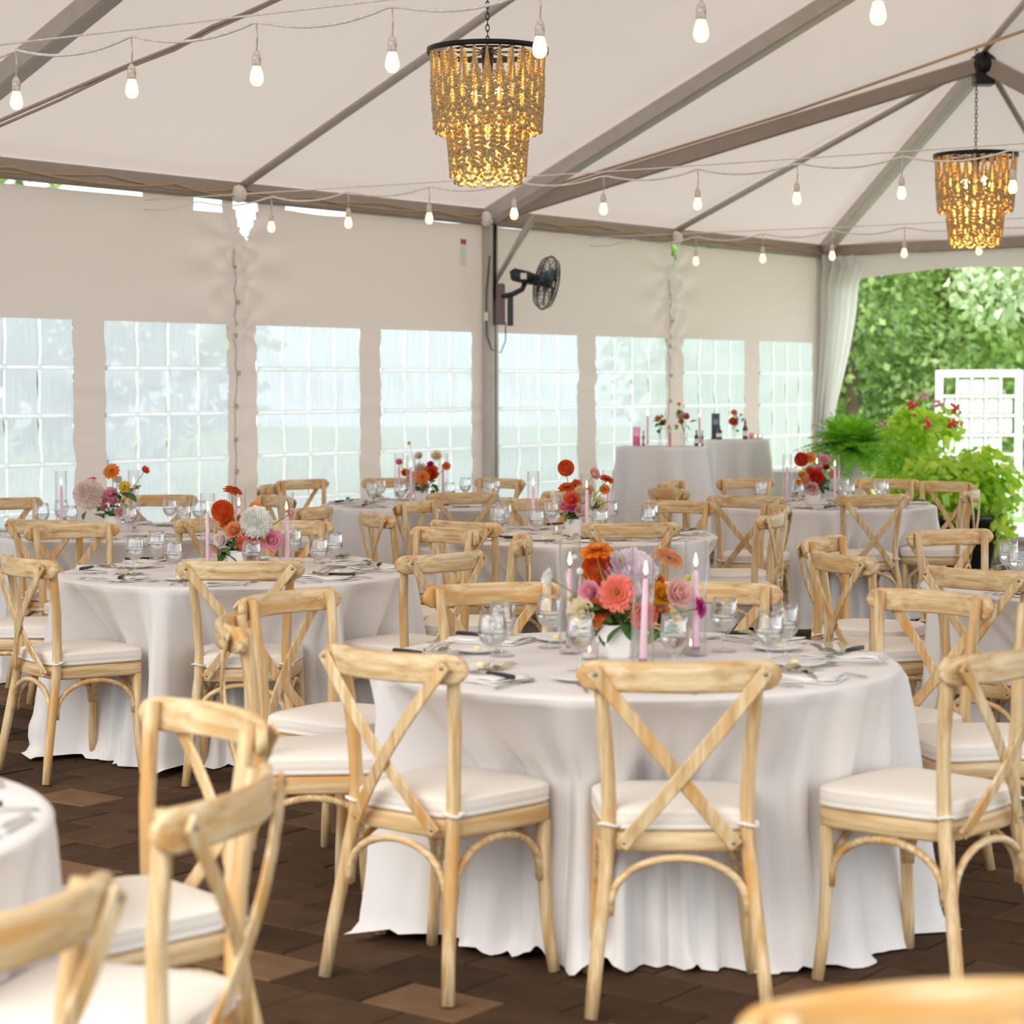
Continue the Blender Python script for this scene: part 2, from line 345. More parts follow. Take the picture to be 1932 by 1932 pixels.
def build_wall():
    mb = MB(); brk = sorted(set([-14.5, 2*BAY-.03] + [x for w in WIN for x in w])); ss = []
    for a, b2 in zip(brk, brk[1:]):
        n = max(1, int((b2-a)/.03)); ss += [a+(b2-a)*i/n for i in range(n)]
    ss.append(brk[-1]); hs = []
    for a, b2 in ((0.02, WB), (WB, WT), (WT, WALLTOP)):
        n = max(2, int((b2-a)/.03)); hs += [a+(b2-a)*i/n for i in range(n)]
    hs.append(WALLTOP); nh = len(hs); vs = []; fs = []
    for s in ss:
        for h in hs:
            hh = h
            if h > 2.86: hh -= .03*max(0, noise.noise(Vector((s*1.3, 0, 5))))
            vs.append(wpt(s, hh))
    def hole(s, h):
        if WB < h < WT and any(a < s < b2 for a, b2 in WIN): return True
        # torn gap at the top of the seam
        if h > 2.62 and abs(s+2.80) < (h-2.60)*.5: return True
        if h > 2.80 and -3.32 < s < -3.02: return True
        if h > 2.70 and abs(s-2.95) < (h-2.68)*.35: return True
        if h > 2.865 and ((-5.1 < s < -3.8) or (-2.35 < s < -1.7)): return True
        return False
    for i in range(len(ss)-1):
        for j in range(nh-1):
            if not hole((ss[i]+ss[i+1])/2, (hs[j]+hs[j+1])/2): fs.append((i*nh+j, (i+1)*nh+j, (i+1)*nh+j+1, i*nh+j+1))
    mb.add(vs, fs); w = struct(mb.obj('wall_back', WALLV))
    for sc in (-2.88, 2.9):      # lacing seam flap and grommets
        m = MB(); pts = [wpt(sc-.045, h)+WN*.006 for h in [x*.06+.1 for x in range(42)]]
        m.sweep(pts, [(-.005, 0), (.005, 0), (.005, .006), (-.005, .006)], WD, True, False); m.obj('seam_edge', WALLV, w)
        for h in (2.42, 2.17, 1.93, 1.66, 1.42, 1.18, .95):
            m = MB(); p = wpt(sc-.04, h)+WN*.016; m.sweep([p+WD*.012*cos(a)+Vector((0, 0, .016*sin(a))) for a in [2*pi*i/10 for i in range(11)]], [(-.003, -.003), (.003, -.003), (.003, .003), (-.003, .003)], WN); m.obj('lacing_loop', TANCORD, w)
    m = MB(); q = wpt(-.27, 2.66)+WN*.02; Rw = Matrix((WD, -WN, Vector((0, 0, 1)))).transposed()
    m.box(q, (.07, .004, .22), Rw); m.obj('care_label', WHITEM, w)
    m = MB(); m.box(q+WN*.004+Vector((0, 0, .085)), (.07, .004, .04), Rw); m.obj('label_band', plain('orange_band', srgb(200, 90, 50), .6), w)
    return w
build_wall()
for k, (a, b2) in enumerate(WIN):
    e = bpy.data.objects.new('window_%d' % (k+1), None); C.objects.link(e); e.location = wp((a+b2)/2, WB); struct(e); o = e.location
    for i in range(4):
        for j in range(5):
            mw = .015; s0 = a+(b2-a)*i/4+mw*(i > 0); s1 = a+(b2-a)*(i+1)/4-mw*(i < 3); h0 = WB+(WT-WB)*j/5+mw*(j > 0); h1 = WB+(WT-WB)*(j+1)/5-mw*(j < 4)
            m = MB(); vs = []; g = 3
            for ii in range(g+1):
                for jj in range(g+1): vs.append(wpt(s0+(s1-s0)*ii/g, h0+(h1-h0)*jj/g)-o)
            m.add(vs, [(ii*(g+1)+jj, (ii+1)*(g+1)+jj, (ii+1)*(g+1)+jj+1, ii*(g+1)+jj+1) for ii in range(g) for jj in range(g)]); m.obj('pane', VINYL, e)
    for i in range(1, 4):
        s = a+(b2-a)*i/4; m = MB(); m.sweep([wpt(s, WB+(WT-WB)*q/16)+WN*.006-o for q in range(17)], [(-.017, 0), (.017, 0), (.017, .002), (-.017, .002)], WD); m.obj('muntin', MUNT, e)
    for j in range(1, 5):
        h = WB+(WT-WB)*j/5; m = MB(); m.sweep([wpt(a+(b2-a)*q/12, h)+WN*.008-o for q in range(13)], [(-.017, 0), (.017, 0), (.017, .002), (-.017, .002)], (0, 0, 1)); m.obj('muntin', MUNT, e)

# posts
def post(s, label, dd=.06):
    t = thing('tent_post', label, 'post', wp(s, 0, dd), atan2(WD.y, WD.x))
    m = MB(); w = .05; m.sweep([(0, 0, 0.0), (0, 0, EH-.15)], [(-w, -w+.01), (-w+.01, -w), (-.012, -w), (-.012, -w+.012), (.012, -w+.012), (.012, -w), (w-.01, -w), (w, -w+.01), (w, w), (-w, w)], (1, 0, 0), True, False); m.obj('upright', ALU, t)
    m = MB(); m.box((0, 0, .012), (.2, .2, .024)); m.obj('base_plate', ALU, t)
    return t
p1 = post(.03, 'grey aluminium tent leg between the two halves of the window wall', .07)
for dx in (1, ):
    m = MB(); m.tube([(.02, -.03, 2.42), (.42, -.12, 2.94)], .02, 8); m.obj('brace', ALU, p1)
    m = MB(); m.tube([(.0, -.05, 2.42), (.02, -.42, 2.96)], .018, 8); m.obj('brace', ALU, p1)
    m = MB(); m.tube([(-.02, -.06, 2.28), (-.01, -.06, 2.9)], .012, 6); m.obj('brace', BLACKM, p1)
p2 = post(2*BAY-.02, 'grey tent leg at the corner beside the gathered white curtain', .05)
m = MB(); m.tube([(.02, -.05, 2.25), (.1, -.32, 2.95)], .02, 8); m.obj('brace', ALU, p2)

# fan on the middle leg
fp = wp(.03, 2.24, .15)
fan = thing('mounted_fan', 'black wall fan clamped to the middle tent leg, turned to the right', 'fan', fp, 0)
m = MB(); m.box((0.02, -.02, .0), (.075, .09, .34), None, .015); m.obj('mounting_box', plain('brown_box', srgb(120, 100, 98), .5), fan)
m = MB(); m.box((.10, -.05, -.06), (.05, .06, .24), None, .01); m.obj('control_box', DARKPL, fan)
m = MB(); m.tube([(.03, -.05, .06), (.12, -.07, .08), (.2, -.08, .12), (.22, -.08, .17)], .022, 8, (0, 1, 0)); m.obj('arm', DARKPL, fan)
m = MB(); m.tube([(.10, -.08, .235), (.13, -.08, .24), (.24, -.08, .215), (.33, -.08, .19)], .055, 12, (0, 1, 0), scale=[.6, 1, 1, .8]); m.obj('motor', DARKPL, fan)
m = MB(); m.box((.21, -.14, .225), (.05, .005, .05)); m.obj('sticker', WHITEM, fan)
ax = Vector((.93, -.30, -.2)).normalized(); s1 = ax.cross(Vector((0, 0, 1))).normalized(); s2 = s1.cross(ax); fc = Vector((.40, -.10, .17))
for kx, nm in ((0, 'hub'),):
    m = MB(); m.tube([fc-ax*.05, fc+ax*.04], .04, 12, s1); m.obj('hub', DARKPL, fan)
for k in range(3):
    a = k*2*pi/3+.4; m = MB(); vs = []
    for i in range(6):
        t = i/5; r = .04+.15*t; w = .25+.45*sin(pi*min(1, t*.8+.2))
        for q in (-1, 1):
            an = a+q*w*.55; vs.append(fc+(s1*cos(an)+s2*sin(an))*r+ax*.02*q)
    m.add(vs, [(2*i, 2*i+1, 2*i+3, 2*i+2) for i in range(5)]); m.obj('blade', plain('blue_grey_blade', (.10, .17, .22, 1), .3) if k == 0 else bpy.data.materials['blue_grey_blade'], fan)
m = MB()
for r, z in ((.225, 0), (.20, .045), (.20, -.045), (.13, .06), (.13, -.06), (.06, .065)):
    m.sweep([fc+ax*z+(s1*cos(2*pi*i/32)+s2*sin(2*pi*i/32))*r for i in range(33)], [(.004 if r < .22 else .008, 0), (0, .004 if r < .22 else .010), (-.004, 0), (0, -.004)], ax)
for i in range(36):
    a = 2*pi*i/36; u = s1*cos(a)+s2*sin(a)
    for sg in (1, -1): m.tube([fc+u*.03+ax*.065*sg, fc+u*.13+ax*.06*sg, fc+u*.20+ax*.045*sg, fc+u*.225], .0022, 4, ax)
m.obj('cage', DARKPL, fan)
m = MB(); m.tube([(-.07, -.02, .4), (-.10, 0, .1), (-.10, 0, -.1), (-.10, 0, -.25), (-.06, -.02, -.37), (.02, -.03, -.40), (.06, -.03, -.3), (.06, -.03, -.15)], .005, 5); m.obj('power_cord', DARKPL, fan)
m = MB(); m.box((-.10, 0, -.1), (.035, .03, .07)); m.obj('plug', CORD, fan)

# gathered curtain at the corner
m = MB(); vs = []; fs = []; nseg = 90; lv = [(2.90, .36), (2.80, .40), (2.7, .37), (2.6, .35), (2.3, .33), (2.0, .29), (1.7, .24), (1.4, .185), (1.1, .15), (.8, .17), (.4, .2), (.03, .24)]
for h, hw in lv:
    for i in range(nseg+1):
        t = i/nseg; x = -.03+1.5*hw*t; amp = .05+.03*sin(t*5); ph = sin(t*pi*13+.6*sin(h*3))*amp*(.75+.25*sin(t*31))
        if h > 2.55: ph += .05*noise.noise(Vector((t*9, h*9, 2))); 
        p = CC + (WN)*x + WD*(.0-.10+ph) + Vector((0, 0, h + (.04*noise.noise(Vector((t*12, h*5, 9))) if h > 2.55 else 0))); vs.append(p)
for k in range(len(lv)-1):
    for i in range(nseg): a = k*(nseg+1)+i; fs.append((a, a+1, a+nseg+2, a+nseg+1))
m.add(vs, fs); tag(m.obj('curtain', DRAPE), 'white tent curtain gathered at the corner post and pulled in behind the fern', 'curtain')

# ------------------------------------------------------------------ floor and ground
fl = MB(); fl.box((0, 8, -.06), (60, 44, .08)); floor = struct(fl.obj('floor', plain('dark_joint_sand', (.012, .008, .006, 1), .9)))
pw, pl = .215, .31; g = .006; pm = []
for t in range(4):
    m = MB(); vs = []; a, b2 = pl/2-g/2, pw/2-g/2; z = -.001*t
    m.box((0, 0, z-.014), (a*2, b2*2, .028), None, .006)
    me = m.mesh('paver'); me.materials.append(PAVER)
    pm.append(me)
pl_list = []
ang = atan2(WN.y, WN.x)
for j in range(-30, 150):
    for i in range(-45, 60):
        p = Vector((0, 3, 0)) + WN*((i+.5*(j % 2))*pl) + WD*(j*pw)
        if p.y < 3.2 or p.y > 24 or (p-A0).dot(WN) < -.3 or (p-CC).dot(WD) > .25: continue
        if abs(p.x) > p.y*.30+.8: continue
        vis = abs(p.x) < p.y*.245 and p.y > 5.0
        pl_list.append(((0 if vis else 1000)+p.y, p))
pl_list.sort(key=lambda q: q[0]); stuffp = MB()
for n, (k, p) in enumerate(pl_list):
    jr = random.uniform(-.012, .012); z = random.uniform(-.002, 0)
    if n < 300: mobj('paver', pm[n % 4], None, floor, (p.x, p.y, z), (random.uniform(-.006, .006), random.uniform(-.006, .006), ang+jr))
    else: stuffp.box((p.x, p.y, z-.014), (pl-g, pw-g, .028), Matrix.Rotation(ang+jr, 3, 'Z'))
o = stuffp.obj('distant_paving', PAVER, floor); o['kind'] = 'stuff'
m = MB(); q = CC+WD*.3; m.add([q-WN*1+Vector((0, 0, .004)), q+WN*14+Vector((0, 0, .004)), q+WN*14+WD*2.6+Vector((0, 0, .004)), q-WN*1+WD*2.6+Vector((0, 0, .004))], [(0, 1, 2, 3)], False)
m.box(q+WN*6.5+Vector((0, 0, .02)), (14, .1, .05), Matrix.Rotation(ang, 3, 'Z'))
struct(m.obj('pavement', plain('pale_concrete_path', srgb(205, 205, 205), .85, var=.06, scale=3)))
m = MB(); m.box((5, 55, -.04), (160, 68, .06)); struct(m.obj('lawn', plain('mown_lawn', srgb(126, 156, 84), .95, var=.25, scale=2)))

# ------------------------------------------------------------------ foliage
def foliage_mb(cl, n, size, seed, flat=.5, droop=0):
    rnd = random.Random(seed); m = MB(); tot = sum(c[1]**2 for c in cl)
    for (c, r, sz) in cl:
        k = int(n*r*r/tot)
        for _ in range(k):
            d = Vector((rnd.gauss(0, 1), rnd.gauss(0, 1), rnd.gauss(0, 1))).normalized(); rr = r*(rnd.random()**.35)
            p = Vector(c)+Vector((d.x*rr, d.y*rr, d.z*rr*sz)); s = size*rnd.uniform(.6, 1.3)
            nrm = (d*.8+Vector((rnd.uniform(-1, 1), rnd.uniform(-1, 1), rnd.uniform(0, 1.2)))).normalized(); t = nrm.orthogonal().normalized(); t.rotate(Matrix.Rotation(rnd.uniform(0, 6.28), 3, nrm))
            t = (t-Vector((0, 0, droop))).normalized(); b2 = nrm.cross(t).normalized()
            m.add([p, p+t*s*.45+b2*s*.32-nrm*s*.06, p+t*s, p+t*s*.45-b2*s*.32-nrm*s*.06], [(0, 1, 2), (0, 2, 3)])
    return m
G1 = leafmat('tree_leaves_mid', srgb(110, 150, 60), srgb(196, 220, 130), .5); G2 = leafmat('tree_leaves_deep', srgb(84, 122, 56), srgb(170, 196, 112), .5); G3 = leafmat('tree_leaves_silver', srgb(150, 176, 118), srgb(236, 244, 218), .45)
GL = leafmat('lime_leaves', srgb(165, 218, 30), srgb(232, 252, 100), .55); GF = leafmat('fern_leaves', srgb(125, 205, 35), srgb(190, 240, 80), .5)
BARK = plain('grey_bark', srgb(95, 80, 66), .9, var=.3, scale=12)
def tree(label, base, cl, n, size, mat, seed, droop=0, trunk=.14):
    t = thing('tree', label, 'tree', base)
    rel = [(Vector(c)-Vector(base), r, s) for c, r, s in cl]
    f = foliage_mb(rel, n, size, seed, droop=droop).obj('foliage', mat, t); f['kind'] = 'stuff'
    m = MB(); m.tube([(0, 0, -.05), (.05, 0, 1), (-.04, .05, 2.4), (.1, 0, 4.2)], trunk, 8, scale=[1.2, 1, .8, .5])
    for c, r, s in rel[:4]: m.tube([(0, 0, 1.4), tuple(Vector(c)*.5+Vector((0, 0, .6))), tuple(c)], trunk*.4, 6, scale=[1, .7, .3])
    m.obj('trunk', BARK, t)
tree('dense dark green tree behind the fern, left of the open side view', (6.2, 39, 0), [((5.6, 39, 3.2), 1.9, 1), ((6.5, 40, 5.2), 2.0, .9), ((4.2, 40, 1.9), 1.8, .9), ((7.2, 40, 1.7), 1.7, .9), ((3.2, 41, 4.5), 2.0, 1), ((5.4, 41, 7), 2.2, .9)], 17000, .17, G2, 1)
tree('yellow-green tree in the middle of the open side view', (8.4, 42, 0), [((8.4, 42, 3.0), 2.0, 1), ((9.8, 43, 4.5), 2.1, .9), ((7.6, 43, 5.6), 2.0, .9), ((9.2, 43, 7.4), 2.4, .9), ((10.6, 43, 1.8), 2.0, .9), ((7.4, 42, 1.2), 1.7, .8)], 17000, .18, G1, 2)
tree('silvery-leaved tree with drooping boughs at the top right', (8.0, 27.5, 0), [((6.6, 29, 4.1), .85, .9), ((7.3, 28, 3.5), .9, 1.0), ((6.3, 28, 2.9), .6, .9), ((5.4, 29, 3.7), .75, .6), ((7.9, 28, 4.4), 1.3, 1), ((5.9, 29.5, 4.9), 1.3, .7), ((7.4, 27, 2.5), .5, .8)], 8000, .14, G3, 3, droop=.8)
tree('tall light green tree at the right edge behind the white frame', (12.2, 45, 0), [((12, 45, 3.2), 2.3, 1), ((13.5, 45, 5.5), 2.5, 1), ((11.5, 46, 6.5), 2.3, 1), ((12.5, 44, 1.2), 1.9, .8)], 11000, .2, G1, 4)
tree('broad tree filling the gap low behind the fern', (4.6, 52, 0), [((4.6, 52, 2.2), 2.6, .9), ((7.5, 53, 2.0), 2.6, .8), ((10.5, 54, 2.0), 2.8, .8), ((13.5, 54, 2.5), 2.8, 1), ((3.0, 53, 5.5), 2.8, 1), ((6.5, 54, 7.0), 3.2, 1), ((10.5, 55, 7.5), 3.4, 1), ((14.5, 55, 7.0), 3.2, 1), ((8, 54, 4.6), 3, .8), ((12, 54, 4.6), 3, .8)], 20000, .32, G2, 8)
tree('large pale tree seen dimly through the windows at left', (-9.5, 34, 0), [((-9.5, 34, 3.2), 3, .9), ((-12, 35, 2.4), 2.5, .9), ((-6.5, 36, 2.2), 2.4, .9)], 4000, .4, G2, 5)
def shrub(label, base, cl, n, size, mat, seed):
    t = thing('shrub', label, 'shrub', base); f = foliage_mb([(Vector(c)-Vector(base), r, s) for c, r, s in cl], n, size, seed).obj('foliage', mat, t); f['kind'] = 'stuff'
    m = MB()
    for k in range(6): m.tube([(0, 0, 0), (.3*cos(k), .3*sin(k), .5), (.55*cos(k), .55*sin(k), .8)], .02, 5)
    m.obj('stem', BARK, t)
shrub('low yellow-green shrub outside the leftmost windows', (-5.0, 19.0, 0), [((-4.4, 19.2, .5), .8, .8), ((-5.6, 19.0, .55), .8, .85), ((-6.4, 18.6, .4), .6, .8)], 1500, .13, GL, 11)
shrub('rounded shrub outside the window left of the middle leg', (-2.4, 22.0, 0), [((-2.9, 22, .5), .85, .9), ((-1.7, 22.4, .45), .7, .9), ((-.9, 22.8, .4), .6, .9)], 1500, .13, GL, 12)

# potted plants near the corner
def pot_mb(r, h):
    m = MB(); m.lathe([(r*.72, 0), (r*.98, h*.9), (r*1.06, h*.9), (r*1.06, h), (r*.95, h), (r*.9, h*.86), (0.001, h*.86)], 20); return m
fb = D(1600, 905, 19.2); fb.z = 0
ped = thing('pedestal', 'white draped pedestal under the bright green fern', 'pedestal', fb)
m = MB(); m.lathe([(.30, 0), (.24, .35), (.20, .70), (.20, .76), (.001, .76)], 24); m.obj('cover', CLOTH, ped)
fern = thing('potted_fern', 'bushy bright green fern in a white pot beside the curtain', 'plant', (fb.x, fb.y, .762))
pot_mb(.15, .22).obj('pot', CERAM, fern)
rnd = random.Random(5)
for k in range(210):
    a = rnd.uniform(0, 2*pi); el = rnd.uniform(.05, 1.35); Lh = rnd.uniform(.42, .60); m = MB(); pts = []; d = Vector((cos(a), sin(a), 0))
    for i in range(8):
        t = i/7; out = Lh*t*cos(el)*1.0; up = .20+Lh*t*sin(el)-.30*t*t*(1.15-sin(el)*.6)
        pts.append(d*out+Vector((0, 0, up)))
    m.tube(pts, .003, 3); sd = d.cross(Vector((0, 0, 1)))
    for i in range(1, 8):
        for q in range(2):
            p = pts[i-1].lerp(pts[i], q*.5); tt = (pts[i]-pts[i-1]).normalized(); w = .085*sin(pi*min(1, (i+q*.5)/8*1.0))+.012
            for sg in (-1, 1):
                b2 = sd*sg
                m.add([p, p+b2*w*.5+tt*.012, p+b2*w+tt*.02-Vector((0, 0, .01)), p+b2*w*.5-tt*.010], [(0, 1, 2, 3)])
    m.obj('frond', GF, fern)
def planter(name, label, base, cl, n, size, seed, r=.3, h=.5, blooms=()):
    t = thing(name, label, 'plant', base); pot_mb(r, h).obj('pot', DARKPL, t)
    f = foliage_mb([(Vector(c)-Vector(base), rr, s) for c, rr, s in cl], n, size, seed, droop=.3).obj('foliage', GL, t); f['kind'] = 'stuff'
    for (p, col) in blooms:
        m = MB(); rb = random.Random(seed+int(p.x*100))
        for _ in range(14):
            m.ball(Vector(p)-Vector(base)+Vector((rb.gauss(0, .024), rb.gauss(0, .024), rb.gauss(0, .024))), .016, 6, 4)
        o = m.obj('flower_cluster', col, t); o['kind'] = 'stuff'
RED = plain('coral_red_petals', srgb(228, 84, 80), .6); PK = plain('pale_pink_petals', srgb(238, 178, 190), .6)
b1 = D(1735, 930, 19.6); b1.z = 0
pc = lambda x, y, Y: tuple(D(x, y, Y))
planter('flower_planter', 'tall planter of lime leaves with coral flowers in front of the white frame', tuple(b1),
        [(pc(1730, 830, 19.6), .33, .8), (pc(1700, 900, 19.6), .28, .9), (pc(1775, 800, 19.7), .22, .8), (pc(1715, 790, 19.8), .2, .8), (pc(1690, 960, 19.5), .25, .8), (pc(1735, 880, 19.6), .3, .9)], 1500, .10, 21, .3, .5,
        [(D(1722, 763, 19.3), RED), (D(1768, 760, 19.3), PK), (D(1799, 771, 19.3), RED), (D(1798, 802, 19.3), RED), (D(1751, 800, 19.1), RED), (D(1660, 800, 19.3), PK), (D(1742, 750, 19.4), PK)])
b2_ = D(1810, 960, 17.6); b2_.z = 0
planter('vine_planter', 'wide mound of lime-green sweet potato vine spilling over a dark planter', tuple(b2_),
        [(pc(1770, 895, 17.6), .30, .62), (pc(1850, 890, 17.6), .32, .7), (pc(1720, 925, 17.6), .2, .8), (pc(1880, 930, 17.5), .24, 1.0), (pc(1800, 930, 17.5), .33, .8), (pc(1870, 990, 17.5), .2, 1.0), (pc(1760, 960, 17.6), .28, .9), (pc(1700, 990, 17.7), .18, 1.0)], 1900, .11, 31, .34, .5)

# white lattice display frame
lf = D(1845, 953, 25.5); lf.z = 0; sc = 25.5/4025
fr = thing('display_frame', 'white standing frame with a grid of hanging white cards on the lawn', 'frame', lf, -.12)
Wf, Hf = 160*sc, 276*sc
for sx in (-1, 1):
    m = MB(); m.box((sx*(Wf/2-.04), 0, Hf/2), (.085, .07, Hf)); m.obj('side_rail', WHITEM, fr)
m = MB(); m.box((0, 0, Hf-.04), (Wf-.17, .07, .085)); m.obj('top_rail', WHITEM, fr)
m = MB(); m.box((0, 0, .25), (Wf-.17, .07, .06)); m.obj('bottom_rail', WHITEM, fr)
iw = Wf-.17; ih = Hf-.08-.28
for i in range(1, 5):
    m = MB(); m.box((-iw/2+iw*i/5, 0, .28+ih/2), (.03, .03, ih)); m.obj('lattice_bar', WHITEM, fr)
for j in range(1, 6):
    m = MB(); m.box((0, -.018, .28+ih*j/6), (iw, .02, .03)); m.obj('lattice_bar', WHITEM, fr)
for i in range(5):
    for j in range(6):
        if (j == 5 and i in (0, 4)) or (j == 2 and i == 4) or (j < 1): continue
        m = MB(); m.box((-iw/2+iw*(i+.5)/5, .03, .28+ih*(j+.5)/6), (iw/5-.06, .012, ih/6-.06)); m.obj('card', WHITEM, fr)

# ------------------------------------------------------------------ chairs
def rrect(w, h, r, k=3):
    pts = []
    for cx, cy, a0 in ((w/2-r, h/2-r, 0), (-w/2+r, h/2-r, pi/2), (-w/2+r, -h/2+r, pi), (w/2-r, -h/2+r, 1.5*pi)):
        for i in range(k+1): a = a0+pi/2*i/k; pts.append((cx+r*cos(a), cy+r*sin(a)))
    return pts
RB = .068; HW = .247
def bend(x): return -RB*(1-min(1, abs(x)/HW)**2)
def seat_outline(k=1.0, n=44):
    pts = []
    for i in range(n):
        a = 2*pi*i/n; c, s = cos(a), sin(a); e = .42
        e = .30; x = abs(c)**e*(1 if c >= 0 else -1); y = abs(s)**e*(1 if s >= 0 else -1)
        yy = .205+.195*y*k; hw = .178+.037*(y+1)/2; pts.append((x*hw*k, yy+(.012*(1-x*x) if y > 0 else 0)))
    return pts
def slab(m, prof):
    vs = []; fs = []; n = 44
    for k, z in prof: vs += [(x, y, z) for x, y in seat_outline(k)]
    for j in range(len(prof)-1):
        for i in range(n): fs.append((j*n+i, j*n+(i+1) % n, (j+1)*n+(i+1) % n, (j+1)*n+i))
    fs.append(tuple(range(n-1, -1, -1))); fs.append(tuple((len(prof)-1)*n+i for i in range(n))); m.add(vs, fs)
CH = {}
def chair_meshes():
    m = MB(); pts = []; scl = []; n = 22
    for i in range(n+1):
        x = -HW+2*HW*i/n if 0 < i < n else (-HW if i == 0 else HW)
        pts.append((x, bend(x), .842))
    xs = [-HW, -HW+.004, -HW+.013, -HW+.026, -HW+.042] + [-.17+.034*i for i in range(11)] + [HW-.042, HW-.026, HW-.013, HW-.004, HW]
    pts = []; scl = []
    for x in xs:
        e = max(0, (abs(x)-(HW-.040))/.040); k = sqrt(max(.02, 1-e*e)); pts.append((x, bend(x)*1.0, .842)); scl.append((max(k, .15), 1.0 if e < .9 else .75))
    m.sweep(pts, rrect(.076, .024, .010), (0, 0, 1), True, True, scl); CH['top_rail'] = (m.mesh('top_rail'), WOODX)
    for sg, nm in ((-1, 'pl'), (1, 'pr')):
        m = MB(); m.tube([(sg*.217, -.05, 0), (sg*.205, -.033, .12), (sg*.187, -.004, .28), (sg*.172, .022, .42), (sg*.170, .028, .52), (sg*.178, .024, .66), (sg*.190, .008, .80), (sg*.193, .000, .872)], .0185, 10, (1, 0, 0), scale=[.92, .96, 1, 1.02, 1, .98, .96, .9]); CH[nm] = (m.mesh('leg'), WOODZ)
        m = MB(); m.tube([(sg*.218, .372, 0), (sg*.202, .364, .12), (sg*.190, .364, .26), (sg*.185, .368, .402)], .018, 10, (1, 0, 0), scale=[.9, .95, 1, 1.1]); CH['f'+nm] = (m.mesh('leg'), WOODZ)
        m = MB(); pts = []
        for i in range(9):
            t = i/8; x = sg*(.205-.345*t); z = .848-.428*t; y = -.012+bend(.205)*1.0*(1-t)-.014*(1-t)+.006*t-.022*sin(pi*t)-(.009*sin(pi*t) if sg > 0 else 0); pts.append((x, y-.004, z))
        ext = (Vector(pts[0])-Vector(pts[1])).normalized()*.012; pts[0] = tuple(Vector(pts[0])+ext)
        m.sweep(pts, rrect(.036, .009, .003, 1), (1, 0, -.8*sg), True, False); CH['s'+nm] = (m.mesh('cross_strap'), WOODZ)
        for qi, q in ((0, pts[0]), (1, pts[-1])):
            m = MB(); q = Vector(q)+ext*(-.9 if qi == 0 else .9); m.lathe([(.006, 0), (.005, .003), (0.0005, .0035)], 8, (0, 0, 0))
            m.v = [(q.x+x, q.y-.005-z, q.z+y) for x, y, z in m.v]; CH['w%d%s' % (qi, nm)] = (m.mesh('screw'), SCREW)
        m = MB(); m.sweep([(sg*.171+.022*cos(2*pi*i/12), .026+.022*sin(2*pi*i/12), .468+.004*sin(i)) for i in range(13)], [(-.003, -.008), (.003, -.008), (.003, .008), (-.003, .008)], (0, 0.01, 1))
        m.box((sg*.150, .045, .468), (.04, .012, .012)); CH['t'+nm] = (m.mesh('cushion_tie'), CUSH)
    m = MB(); slab(m, [(.93, .398), (.985, .402), (1, .408), (1, .444), (.985, .449), (.9, .450)]); CH['seat_frame'] = (m.mesh('seat_frame'), WOODA)
    m = MB(); slab(m, [(.90, .451), (.97, .452), (1.0, .457), (1.008, .462), (.990, .465), (1.002, .470), (1.008, .484), (1.0, .493), (1.006, .497), (.988, .501), (.93, .507), (.7, .514), (.35, .517)]); CH['seat_cushion'] = (m.mesh('seat_cushion'), CUSH)
    def arch(a, b2, z0=.245, z1=.388):
        m = MB(); a = Vector(a); b2 = Vector(b2); pts = []
        for i in range(17):
            th = pi*i/16; t = (1-cos(th))/2; z = z0+(z1-z0)*sin(th)**.75; pts.append(Vector((a.x+(b2.x-a.x)*t, a.y+(b2.y-a.y)*t, z)))
        m.tube(pts, .0105, 8, (b2-a).cross(Vector((0, 0, 1)))); return m.mesh('brace')
    CH['b1'] = (arch((-.170, -.004, 0), (.170, -.004, 0)), WOODX); CH['b2'] = (arch((-.176, .362, 0), (.176, .362, 0)), WOODX)
    CH['b3'] = (arch((-.182, .016, 0), (-.190, .350, 0)), WOODX); CH['b4'] = (arch((.182, .016, 0), (.190, .350, 0)), WOODX)
    for k, (me, mt) in CH.items(): me.materials.append(mt)
chair_meshes()
CHAIRS = {}   # table -> list of (x, y, facing)
def chair(pos, ang, label, group, tbl):
    t = thing('dining_chair', label, 'chair', (pos[0], pos[1], 0), -radians(ang), group)
    for k in ('top_rail', 'seat_frame', 'seat_cushion', 'pl', 'pr', 'fpl', 'fpr', 'b1', 'b2', 'b3', 'b4', 'tpl', 'tpr'):
        mobj(CH[k][0].name.split('.')[0], CH[k][0], None, t)
    for q in ('pl', 'pr'):
        o = mobj('cross_strap', CH['s'+q][0], None, t)
        if pos[1] < 11: mobj('screw', CH['w0'+q][0], None, o); mobj('screw', CH['w1'+q][0], None, o)
    CHAIRS.setdefault(tbl, []).append((pos[0], pos[1], ang))

